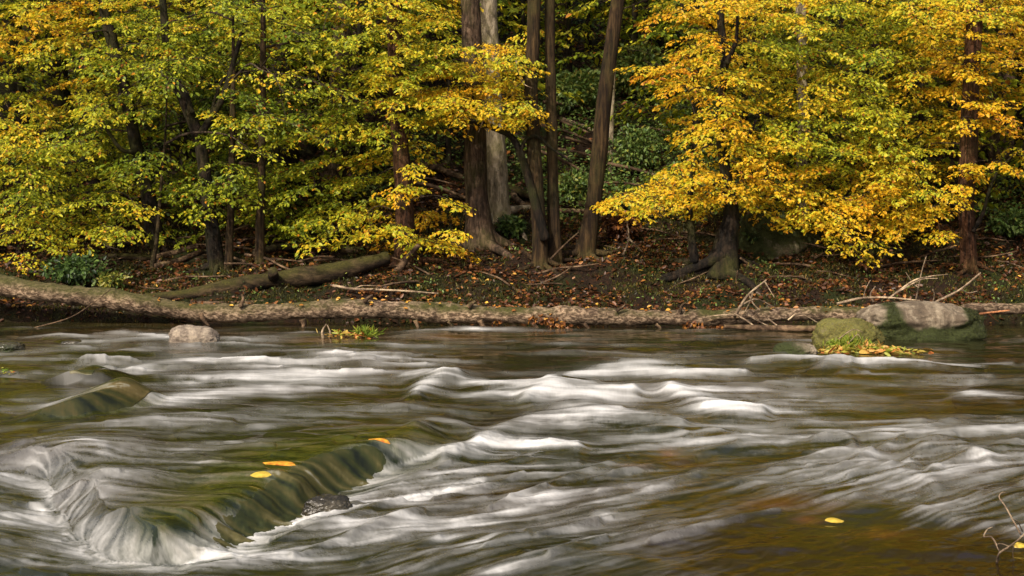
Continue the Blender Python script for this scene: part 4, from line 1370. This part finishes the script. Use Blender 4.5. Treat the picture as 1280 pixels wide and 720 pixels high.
tree("young_tree", "first thin trunk left of the mossy slanting log, standing under the green leaves", [(286, 338, 6), (287, 300, 5), (289, 250, 4.5), (290, 190, 4)], "bark_olive", top_sprays=15, extra_h=2)
tree("young_tree", "second thin trunk left of the mossy slanting log, dark and straight", [(325, 326, 6), (325, 290, 5.5), (327, 220, 5), (328, 120, 4.5)], "bark_olive", top_sprays=15, extra_h=2)
tree("young_tree", "thin stem with a green mossy foot beside the slanting poles at left", [(188, 335, 3), (192, 322, 3), (196, 300, 2.5), (200, 250, 2)], "log_moss", top_sprays=6, extra_h=2)

# ------------------------------------------------------------------ forest on the slope behind: a few kinds, copied
def forest_tree(name, height, r, mat, tint, crown_from, nspr, spread, leaf, seed_):
    t = thing(name, "", "tree", (0, 0, 0))
    lean = rng.normal(0, 0.03, 2)
    P = np.array([[lean[0] * z * k, lean[1] * z, z] for z, k in ((-0.3, 1), (height * .3, 1), (height * .6, 1.2), (height * .85, .8), (height, .8))])
    v, f = tube(P, np.array([r * 1.25, r, r * .75, r * .45, r * .12]), 12, 30, 0.12, 5, seed_, flare=0.35)
    build("trunk", v, f, M[mat], t)
    sl = spline(P, 60)
    sprs, al, ab = [], Acc(), Acc()
    for k in range(nspr):
        z = height * (crown_from + (1 - crown_from) * rng.random() ** 0.9)
        a = rng.uniform(0, 2 * np.pi)
        rr = spread * (1 - 0.7 * ((z / height - crown_from) / (1 - crown_from)) ** 1.5) * rng.uniform(0.3, 1)
        O = sl[np.argmin(np.abs(sl[:, 2] - z))] + [math.cos(a) * rr, math.sin(a) * rr, -0.1 * rr]
        sprs.append((O, a))
    grow([s[0] for s in sprs], [q for q in sl if q[2] > height * crown_from * 0.6], ab, 0.045)
    for O, a in sprs:
        d = np.array([math.cos(a) + rng.normal(0, .3), math.sin(a) + rng.normal(0, .3), rng.normal(-.1, .1)])
        spray(O, d, rng.uniform(1.0, 1.7), 60, tint + rng.normal(0, 0.09), leaf, al, ab)
    ab.build("branches", M["twig"], t)
    al.build("crown", M["leaf"], t, True, "tint")
    return t


def copy_tree(o, loc, rz, sc):
    c_ = o.copy(); col.objects.link(c_)
    c_.location = loc; c_.rotation_euler = (0, 0, rz); c_.scale = (sc, sc, sc)
    for ch in o.children:
        d = ch.copy(); col.objects.link(d); d.parent = c_
    return c_


KINDS = [("forest_tree", 11, .13, "bark_grey", .38, .16, 80, 2.6, .12, "slender grey forest tree with olive-yellow leaves on the slope behind the riverbank trees"),
         ("forest_tree", 13, .16, "bark_dark", .34, .22, 80, 2.8, .12, "dark trunked forest tree with dull green leaves on the slope behind the riverbank trees"),
         ("forest_tree", 9, .10, "bark_olive", .52, .10, 75, 2.4, .11, "small golden-leaved forest tree on the slope behind the riverbank trees"),
         ("understorey_tree", 4.5, .05, "bark_dark", .36, .10, 50, 1.7, .10, "low leafy understorey tree on the slope behind the riverbank trees")]
protos = [forest_tree(*k[:9], 100 + i) for i, k in enumerate(KINDS)]
spots = []
for k, (px, py, kind) in enumerate([(20, 170, 1), (72, 190, 1), (110, 150, 0), (330, 150, 0), (365, 140, 0), (395, 120, 1), (415, 240, 0), (360, 245, 1), (440, 130, 0), (545, 130, 1), (640, 30, 1),
                                    (822, 60, 1), (870, 110, 0), (960, 180, 1), (1060, 170, 0), (1120, 190, 2), (1170, 150, 1), (1250, 200, 0), (40, 90, 2), (150, 70, 2), (250, 80, 0), (480, 60, 2), (600, 60, 0), (790, 20, 2),
                                    (900, 90, 1), (1010, 70, 2), (1100, 60, 0), (1230, 60, 1), (300, 100, 2), (930, 240, 3), (1080, 235, 3), (1150, 240, 3), (1270, 245, 3), (120, 240, 3), (30, 235, 3), (230, 215, 3),
                                    (450, 225, 3), (560, 200, 3), (390, 190, 3), (835, 60, 3), (712, 110, 3), (735, 60, 3), (792, 120, 3), (655, 130, 3), (815, 60, 0), (700, 50, 0), (870, 215, 3), (1000, 150, 3), (310, 130, 3), (860, 60, 3), (1190, 120, 3)]):
    spots.append((ground_hit(px, py), kind))
for x, Y, kind in ((9.6, 20.6, 2), (11.5, 22.5, 0), (13.8, 21.2, 2), (10.6, 25.5, 1), (-9.8, 20.8, 0), (-12.2, 22.0, 2), (-10.8, 25.0, 1), (9.2, 23.6, 3), (-9.4, 23.4, 3), (12.4, 20.2, 3)):
    spots.append((np.array([x, Y, float(ground(x, Y))]), kind))
for k in range(34):
    x = rng.uniform(-30, 30); Y = rng.uniform(42, 75)
    spots.append((np.array([x, Y, float(ground(x, Y))]), int(rng.integers(0, 3))))
for k in range(26):      # up and down the bank outside the frame
    x = rng.choice([-1, 1]) * rng.uniform(11, 26); Y = rng.uniform(20.5, 40)
    if abs(x) < 0.40 * Y or (x < 0 and Y < 33):
        continue
    spots.append((np.array([x, Y, float(ground(x, Y))]), int(rng.integers(0, 3))))
first = [True] * 4
for P_, kind in spots:
    loc = (float(P_[0]), float(P_[1]), float(P_[2]))
    rz, sc = rng.uniform(0, 6.28), rng.uniform(0.85, 1.2)
    if first[kind]:
        o = protos[kind]; first[kind] = False
        o.location = loc; o.rotation_euler = (0, 0, rz); o.scale = (sc, sc, sc)
    else:
        o = copy_tree(protos[kind], loc, rz, sc)
    tag(o, KINDS[kind][9], "tree", ["grey trees on the slope", "dark trees on the slope", "golden trees on the slope", "understorey trees on the slope"][kind])


# ------------------------------------------------------------------ ground cover
def scatter(n, x0, x1, y0, y1, dens=None):
    x = rng.uniform(x0, x1, n); Y = rng.uniform(y0, y1, n)
    if dens is not None:
        k = rng.random(n) < dens(x, Y)
        x, Y = x[k], Y[k]
    return x, Y, ground(x, Y)


def ground_leaves(name, sets, mat, tint_fn, label, extra=None):
    acc = Acc()
    if extra is not None:
        m = len(extra)
        L = 0.06 * rng.uniform(0.6, 1.2, m)
        v, f = leaves(extra, rng.normal(0, 1, (m, 3)) * [1, 1, .25], np.array([0, -.5, 1.]) + rng.normal(0, .3, (m, 3)), L, L * .65)
        acc.add(v, f, np.repeat(rng.uniform(.7, 1., m), 6))
    for (n, x0, x1, y0, y1, size, dens, lift, flat) in sets:
        x, Y, z = scatter(n, x0, x1, y0, y1, dens)
        m = len(x)
        pos = np.stack([x, Y, z + lift * rng.random(m)], -1)
        ax = rng.normal(0, 1, (m, 3)) * [1, 1, flat]
        nor = np.array([0, -0.3, 1.0]) + rng.normal(0, 0.5, (m, 3))
        L = size * rng.uniform(0.6, 1.3, m)
        v, f = leaves(pos, ax, nor, L, L * 0.6)
        acc.add(v, f, np.repeat(np.clip(tint_fn(x, Y, m), 0, 1), 6))
    return structure(acc.build(name, mat, None, True, "tint"), "stuff", label)


def off_water(x, Y):
    return (Y - shore(x) > 0.02).astype(float)


ground_leaves("leaf_litter", [(108000, -12, 12, 18.0, 24, 0.065, lambda x, Y: off_water(x, Y) * np.clip(0.12 + sstep(-.25, .25, fbm(x * 1.2, Y * 1.6, seed=71) + .5 * fbm(x * 4, Y * 4, seed=70)), 0, 1), 0.03, 0.35),
                              (56000, -21, 21, 24, 45, 0.10, None, 0.06, 0.4)], M["litter"],
              lambda x, Y, m: 0.42 + 0.24 * rng.normal(0, 1, m) + 0.15 * fbm(x * 2, Y * 2, seed=72), "brown and rust fallen leaves covering the bank", LOGTOP)


def blades(name, n, x0, x1, y0, y1, L0, dens, tint, label, mat="grass"):
    x, Y, z = scatter(n, x0, x1, y0, y1, dens)
    m = len(x)
    pos = np.stack([x, Y, z - 0.01], -1)
    ax = np.array([0, -0.25, 1.0]) + rng.normal(0, 0.45, (m, 3)) * [1, 1, 0.3]
    L = L0 * rng.uniform(0.4, 1.5, m)
    v, f = leaves(pos, ax, rng.normal(0, 1, (m, 3)), L, 0.012 + L * 0.08, 0.1)
    return structure(build(name, v, f, M[mat], None, True, {"tint": np.repeat(np.clip(tint + rng.normal(0, 0.2, m), 0, 1), 6)}), "stuff", label)


blades("bank_grass", 180000, -12, 12, 18.0, 22.5, 0.045, lambda x, Y: off_water(x, Y) * (0.10 + 0.90 * (fbm(x * 1.1 + 5, Y * 1.8, seed=73) + 0.4 * fbm(x * 5, Y * 5, seed=79) > -0.04)), 0.58, "short mossy grass tufts on the bank")
ground_leaves("undergrowth", [(10000, -12, 12, 18.35, 21.5, 0.04, lambda x, Y: off_water(x, Y) * (fbm(x * 1.7 + 9, Y * 2.2, seed=86) > 0.16), 0.13, 0.6), (110000, -12, 12, 20.5, 30, 0.07, lambda x, Y: np.where((x > .3) & (x < 4), 1.0, (fbm(x * 0.9 + 2, Y * 0.9, seed=74) > 0.12) * 0.7) * (fbm(x * 2.2, Y * 2.2, seed=78) > -.15) * sstep(21, 23, Y), 0.38, 0.6), (85000, -21, 21, 28, 46, 0.11, lambda x, Y: (fbm(x * 0.5, Y * 0.6, seed=75) > 0.0) * 0.9, 0.55, 0.6)],
              M["green"], lambda x, Y, m: 0.62 + 0.22 * rng.normal(0, 1, m), "green bramble leaves scattered over the slope")


def shrub(label, px, py, w, h, n, tint, mat="green", leaf=0.07, cat="shrub", name="shrub"):
    b = ground_hit(px, py)
    t = thing(name, label, cat, b)
    ac, al = Acc(), Acc()
    for k in range(9):
        a = rng.uniform(0, 6.28)
        e = b + [math.cos(a) * w * .45, math.sin(a) * w * .35, h * rng.uniform(.6, 1)]
        v, f = tube([b - [0, 0, .04], (b + e) / 2 + rng.normal(0, .04, 3), e], np.array([.008, .006, .003]), 4, 7)
        ac.add(v, f)
    ac.build("stems", M["twig"], t)
    u = rng.normal(0, 1, (n, 3)); u /= np.linalg.norm(u, axis=1)[:, None]
    rr = rng.random(n) ** 0.45
    cl = 0.75 + 0.4 * fbm(u[:, 0] * 2 + px, u[:, 1] * 2, u[:, 2] * 2, 5)
    p = b + u * (rr * cl)[:, None] * [w / 2, w / 2.6, h / 2] + [0, 0, h * .5]
    L = leaf * rng.uniform(.6, 1.3, n)
    v, f = leaves(p, u + rng.normal(0, .7, (n, 3)) - [0, 0, .3], np.array([0, -.3, 1.]) + rng.normal(0, .5, (n, 3)), L, L * .6)
    al.add(v, f, np.repeat(np.clip(rng.normal(tint, .2, n), 0, 1), 6))
    al.build("foliage", M[mat], t, True, "tint")


shrub("dark green leafy shrub on the bank under the left boughs, above the long log", 95, 362, 1.25, 0.5, 800, .3)
shrub("small bright green shrub at the right foot of the dark shrub above the long log", 138, 362, 0.5, 0.22, 260, .9)
shrub("low green shrub on the slope left of the twin trunks", 640, 300, 0.55, 0.4, 500, .5)
shrub("dark shrub under the golden boughs right of the split-based stem", 960, 312, 0.9, 0.5, 900, .35)
shrub("leafy green bush on the open slope between the twin trunks and the leaning trunk", 716, 262, .9, .7, 900, .7)
shrub("leafy green bush on the open slope just right of the leaning olive-brown trunk", 792, 222, 1.3, 1.0, 1300, .65)
shrub("pale green bush high on the open slope right of the leaning trunk", 800, 130, 1.8, 1.4, 1500, .8, leaf=.1)
shrub("green bush high on the open slope between the middle trunks", 722, 150, 1.5, 1.1, 1300, .7, leaf=.09)
shrub("brown dead bracken clump right of the leaning olive-brown trunk", 775, 300, 0.7, 0.45, 700, .45, "litter")
shrub("low green shrub on the slope beside the right edge", 1262, 300, 0.8, 0.5, 800, .5)


# ------------------------------------------------------------------ dead branches and sticks
def stick_thing(label, polylines, Y, mat, name="dead_branch", group=None, cat="branch"):
    """first polyline is the main branch, the rest are its twigs: (points, half width px)"""
    P0 = [at(a, b, Y) for a, b in polylines[0][0]]
    base = np.mean(P0, axis=0)
    z0 = min(q[2] for q in P0)
    t = thing(name, label, cat, (base[0], Y, z0), group)
    for k, (pts, hw) in enumerate(polylines):
        dy = rng.normal(0, 0.02) if k else 0
        q = [at(a, b, Y + dy + 0.05 * i * (1 if k % 2 else -1)) for i, (a, b) in enumerate(pts)]
        branch(t, "stem" if k == 0 else "twig", q, np.linspace(hw, hw * .5, len(q)) * Y / FPX, mat, 6, 4 * len(q) + 1, 0.15)
    return t


stick_thing("pale dead branch propped on the log's right half with forked twigs raised", [([(918, 397), (925, 384), (936, 368), (958, 350)], 2.2), ([(926, 382), (945, 374), (968, 384)], 1.4), ([(936, 368), (942, 380), (950, 388)], 1.1),
            ([(942, 362), (938, 376), (930, 392)], 1.0), ([(956, 352), (962, 362), (968, 372)], 0.9), ([(920, 394), (900, 394), (884, 396)], 1.3)], 17.35, "dead")
stick_thing("dead branch hanging down into the water from the log's right half", [([(918, 392), (932, 400), (946, 410), (952, 414)], 1.5), ([(935, 394), (955, 405), (975, 412)], 1.2), ([(960, 398), (970, 406), (980, 413)], 1.2), ([(985, 400), (1000, 392), (1030, 408)], 1.2)], 17.2, "dead")
stick_thing("long pale bare branch lying behind the big boulder, rising to the right", [([(1150, 388), (1175, 375), (1200, 362), (1226, 341)], 2.2), ([(1200, 362), (1210, 366), (1222, 364)], 1.0), ([(1165, 380), (1168, 370), (1166, 362)], 1.0)], 17.0, "dead")
stick_thing("pale dead branch arching from behind the big boulder up towards the left", [([(1046, 380), (1075, 373), (1110, 372), (1150, 376)], 2.0), ([(1092, 378), (1088, 368), (1094, 358)], 1.3), ([(1078, 378), (1082, 362), (1088, 350)], 1.0), ([(1110, 374), (1140, 352), (1160, 346), (1185, 343)], 1.4),
            ([(1118, 368), (1150, 350), (1172, 348)], 1.0)], 17.1, "dead")
stick_thing("thin upright dead twig standing behind the big boulder's top", [([(1144, 378), (1148, 360), (1152, 340), (1158, 320)], 1.2), ([(1148, 360), (1140, 352), (1132, 340)], .7)], 17.2, "dead")
stick_thing("reddish dead branch poking out right of the big boulder", [([(1215, 394), (1235, 391), (1262, 388)], 2.0), ([(1235, 391), (1242, 398), (1248, 402)], .9)], 17.2, "cut")
stick_thing("forked pale dead branch on the bank right of the leaning olive-brown trunk", [([(774, 328), (782, 312), (786, 296), (784, 276)], 1.6), ([(786, 298), (800, 312), (812, 326)], 1.4)], 20.2, "dead")
stick_thing("thin straight pole leaning against the foot of the twin trunks", [([(674, 340), (690, 322), (710, 302), (724, 290)], 1.7)], 20.0, "dead_brown")
stick_thing("leaning broken grey stump under the yellow lower leaves behind the logs", [([(492, 348), (500, 336), (510, 322), (524, 306)], 6)], 19.3, "dead_brown", "broken_stump", None, "stump")
stick_thing("long thin pale stick lying along the bank just above the long log", [([(416, 357), (440, 361), (470, 362), (510, 364), (548, 367)], 2.0), ([(442, 361), (455, 357), (480, 358)], 1.0)], 18.5, "dead")
stick_thing("thin grey twig leaning across the long log into the water at left", [([(42, 410), (85, 398), (112, 382), (138, 362)], 1.0)], 17.4, "dead_brown")
stick_thing("pale pole lying on the bank left of the split-based stem", [([(800, 346), (830, 338), (858, 330), (882, 324)], 1.8)], 19.9, "dead")
stick_thing("thin upright stick standing on the bank right of the split-based stem", [([(918, 372), (920, 355), (922, 338)], 1.4)], 19.3, "dead_brown")
stick_thing("long thin stick leaning on the bank below the golden boughs", [([(925, 322), (950, 340), (975, 352), (1000, 364)], 1.3), ([(975, 352), (978, 344), (980, 338)], .9)], 19.6, "dead_brown")
stick_thing("grey stick lying level on the bank below the golden boughs' right end", [([(995, 322), (1020, 320), (1050, 318), (1085, 312)], 1.4)], 20.2, "dead_brown")
stick_thing("bare drooping twig hanging from the golden boughs above the right bank", [([(1050, 288), (1060, 304), (1075, 322), (1078, 330)], .9), ([(1060, 304), (1080, 312), (1100, 320)], .7)], 19.4, "twig")
stick_thing("thin bare twigs dangling below the left yellow boughs", [([(118, 300), (135, 308), (150, 312)], .9), ([(135, 308), (146, 322), (150, 330)], .7)], 19.2, "twig")
stick_thing("dead branch fan of thin grey twigs hanging in front of the stout grey-brown trunk", [([(645, 75), (650, 95), (655, 105), (665, 110)], .9), ([(620, 130), (600, 140), (570, 150)], .9), ([(620, 130), (605, 150), (598, 165)], .7), ([(655, 100), (642, 112), (640, 122)], .7)], 19.6, "dead")

# countless-looking but separate small sticks on the bank
proto_s = None
for k in range(80):
    px = rng.uniform(20, 1270); py = rng.uniform(270, 366)
    h = ground_hit(px, py)
    if proto_s is None:
        v, f = tube([[-.35, 0, .02], [-.1, .03, .05], [.15, -.02, .04], [.4, .03, .03]], np.array([.016, .014, .011, .006]), 6, 14, .2, 12, 4)
        o = build("fallen_stick", v, f, M["dead_brown"]); proto_s = o
    else:
        o = proto_s.copy(); col.objects.link(o)
    o.location = (float(h[0]), float(h[1]), float(h[2]))
    o.rotation_euler = (rng.normal(0, .15), rng.normal(0, .25), rng.uniform(-.9, .9) + (math.pi if rng.random() < .5 else 0))
    s_ = rng.uniform(.6, 1.5); o.scale = (s_, s_, s_)
    tag(o, "small brown stick lying among the leaves on the bank", "stick", "small sticks on the bank")
for k, (px, py) in enumerate([(705, 170), (720, 185), (745, 200), (690, 205), (715, 225), (730, 150), (785, 150), (800, 175), (810, 235), (640, 215), (650, 190), (545, 240), (560, 260), (700, 240), (725, 208), (790, 245)]):
    h = ground_hit(px, py)
    o = proto_s.copy(); o.data = proto_s.data; col.objects.link(o)
    o.location = (float(h[0]), float(h[1]), float(h[2]) + .12)
    o.rotation_euler = (0, rng.normal(.25, .2), rng.uniform(-.7, .7))
    s_ = rng.uniform(1.2, 2.4); o.scale = (s_, s_, s_)
    tag(o, "brown bough lying in the brambles on the open slope behind the trunks", "stick", "boughs on the open slope")


# ------------------------------------------------------------------ debris on the water
def wz(x, Y):
    return float(grid_sample(H, np.array([x]), np.array([Y]))[0])


def debris(label, center, size, n, tint, length, wood=(), name="debris_clump"):
    c_ = on_water(*center)
    t = thing(name, label, "debris", (c_[0], c_[1], 0.0))
    p = c_ + rng.normal(0, 1, (n, 3)) * [size[0], size[1], 0.012] + [0, 0, 0.02]
    p[:, 2] += size[2] * np.exp(-((p[:, 0] - c_[0]) / size[0]) ** 2) * rng.random(n)
    ax = rng.normal(0, 1, (n, 3)) * [1, .8, .35] + [0.5, 0, 0.1]
    L = length * rng.uniform(.4, 1.4, n)
    v, f = leaves(p, ax, np.array([0, -.4, 1.]) + rng.normal(0, .5, (n, 3)), L, L * rng.uniform(.12, .5, n))
    build("leaves_and_straw", v, f, M["straw"], t, True, {"tint": np.repeat(np.clip(rng.normal(tint, .28, n), 0, 1), 6)})
    for pts, hw in wood:
        q = [at(a, b, c_[1] + rng.normal(0, .02)) for a, b in pts]
        branch(t, "twig", q, hw * c_[1] / FPX, "dead", 6)
    return t, c_


t, c_ = debris("raft of yellow-green grass and leaves caught in front of the smaller mossy boulder", (1082, 441), (.23, .13, .03), 520, .60, .10, [([(1048, 424), (1066, 412), (1080, 416)], .9), ([(1060, 430), (1072, 418), (1078, 428)], .8), ([(1100, 436), (1125, 440), (1146, 445)], .8)])
n = 420
p = c_ + rng.normal(0, 1, (n, 3)) * [.10, .08, .02] + [-.14, .10, .06]
L = .10 * rng.uniform(.5, 1.3, n)
v, f = leaves(p, rng.normal(0, .6, (n, 3)) + [0, 0, .7], rng.normal(0, 1, (n, 3)), L, L * .16)
build("grass_tuft", v, f, M["straw"], t, True, {"tint": np.repeat(np.clip(rng.normal(.15, .12, n), 0, 1), 6)})
t, c_ = debris("small grass tuft with yellow leaves and a stick stub before the long log", (432, 421), (.13, .05, .02), 150, .72, .07, [([(404, 424), (403, 414), (408, 405)], 2.2), ([(412, 424), (413, 416), (409, 406)], 1.8), ([(430, 412), (437, 416), (446, 420)], .7)])
n = 160
p = c_ + rng.normal(0, 1, (n, 3)) * [.06, .04, .01] + [.24, 0, .02]
L = .11 * rng.uniform(.5, 1.3, n)
v, f = leaves(p, rng.normal(0, .6, (n, 3)) + [0, 0, .6], rng.normal(0, 1, (n, 3)), L, L * .14)
build("grass_tuft", v, f, M["straw"], t, True, {"tint": np.repeat(np.clip(rng.normal(.12, .1, n), 0, 1), 6)})
debris("few yellow-green leaves on a twig at the left edge above the mid-left hump", (2, 470), (.05, .05, .05), 26, .15, .06)

# bent twig standing out of the near water at the right edge
Yt = on_water(1252, 700)[1]
t = stick_thing("bent yellowish twig standing out of the near water in the lower right corner", [([(1246, 704), (1249, 692), (1262, 683), (1276, 672), (1292, 655)], 1.7), ([(1250, 690), (1240, 672), (1230, 671), (1234, 662), (1241, 659)], 1.3), ([(1251, 690), (1247, 681), (1253, 680), (1261, 683)], .9),
            ([(1276, 668), (1267, 652), (1256, 632), (1249, 622), (1252, 616), (1258, 616)], 1.2), ([(1278, 664), (1272, 652), (1264, 648)], .9), ([(1268, 678), (1266, 692), (1268, 706)], .9)], Yt, "dead", "dead_branch")


def leaf_mat_flat(name, c1, c2):
    m, nt, out = mat_new(name)
    n_ = noise(nt, coords(nt, (1, 1, 1)), 30, 3, .5)
    cc = ramp(nt, n_, [(.35, c1), (.65, c2)])
    p_ = N(nt, "BsdfPrincipled")
    nt.links.new(cc, p_.inputs["Base Color"]); p_.inputs["Roughness"].default_value = .35
    nt.links.new(p_.outputs[0], out.inputs[0])
    return m


M["leaf_orange"] = leaf_mat_flat("leaf_orange", (.36, .09, .012), (.62, .36, .03))
M["leaf_yellow"] = leaf_mat_flat("leaf_yellow", (.30, .20, .02), (.50, .36, .045))


def floating_leaf(label, px, py, L, W, ang_, mat, lift=0.009):
    # solve for the water surface under the pixel
    z = 0.0
    for _ in range(8):
        q = on_water(px, py, z); z = wz(q[0], q[1]) + lift
    nx, ny = 15, 7
    u = np.linspace(-1, 1, nx)
    ca, sa = math.cos(ang_), math.sin(ang_)
    V = []
    for j in range(ny):
        s = -1 + 2 * j / (ny - 1)
        for i in range(nx):
            wv = W * (1 - u[i] ** 2) ** 0.75
            a_, b_ = u[i] * L, s * wv
            X, Yy = q[0] + a_ * ca - b_ * sa, q[1] + a_ * sa + b_ * ca
            V.append((X, Yy, wz(X, Yy) + lift + 0.003 * s - 0.004 * s * s - 0.006 * u[i] ** 2))
    V = np.array(V)
    ii_ = np.arange(ny - 1)[:, None] * nx + np.arange(nx - 1)[None, :]
    F = np.stack([ii_, ii_ + 1, ii_ + nx + 1, ii_ + nx], -1).reshape(-1, 4)
    B = V - [0, 0, .002]
    n_ = len(V)
    o = build("floating_leaf", np.vstack([V, B]), [F, F[:, ::-1] + n_], M[mat], None, True, loc=(q[0], q[1], z))
    tag(o, label, "leaf")


floating_leaf("large orange and yellow leaf stuck on the lip of the near ledge", 349, 578, .100, .050, -.30, "leaf_orange")
floating_leaf("small yellow leaf on the ledge water just below the large orange leaf", 326, 591, .055, .036, .1, "leaf_yellow")
floating_leaf("thin yellow-orange leaf in the smooth water behind the near ledge", 474, 548, .070, .036, -.3, "leaf_orange")
floating_leaf("pale yellow leaf drifting in the smooth brown water at lower right", 1043, 649, .05, .03, .2, "leaf_yellow")
floating_leaf("yellow leaf beside the bent twig in the lower right corner", 1276, 680, .045, .03, .5, "leaf_yellow")

# ------------------------------------------------------------------ light
w = bpy.data.worlds.new("World")
scene.world = w
w.use_nodes = True
nt = w.node_tree
for n_ in list(nt.nodes):
    nt.nodes.remove(n_)
SUN_EL, SUN_AZ = math.radians(43), math.radians(209)      # azimuth clockwise from +Y: behind and left of the camera
sky = nt.nodes.new("ShaderNodeTexSky")
sky.sky_type = "NISHITA"
sky.sun_disc = False
sky.sun_elevation = SUN_EL
sky.sun_rotation = SUN_AZ
sky.dust_density = 6.0
sky.air_density = 1.0
sky.ozone_density = 1.0
bg = nt.nodes.new("ShaderNodeBackground")
bg.inputs[1].default_value = 0.15
wo = nt.nodes.new("ShaderNodeOutputWorld")
nt.links.new(sky.outputs[0], bg.inputs[0])
nt.links.new(bg.outputs[0], wo.inputs[0])
sd = bpy.data.lights.new("sun", "SUN")
sd.energy = 3.7
sd.angle = math.radians(1.5)
sd.color = (1.0, 0.91, 0.77)
so = bpy.data.objects.new("sun", sd)
to_sun = Vector((math.sin(SUN_AZ) * math.cos(SUN_EL), math.cos(SUN_AZ) * math.cos(SUN_EL), math.sin(SUN_EL)))
so.rotation_euler = to_sun.to_track_quat("Z", "Y").to_euler()
so.location = (-8, -10, 14)
col.objects.link(so)

vs = scene.view_settings
vs.view_transform = "Standard"
vs.look = "None"
vs.gamma = 1
vs.use_curve_mapping = False
vs.exposure = 0.50
scene.render.engine = "CYCLES"
scene.cycles.max_bounces = 6
scene.cycles.diffuse_bounces = 3
scene.cycles.glossy_bounces = 3
scene.cycles.transmission_bounces = 3
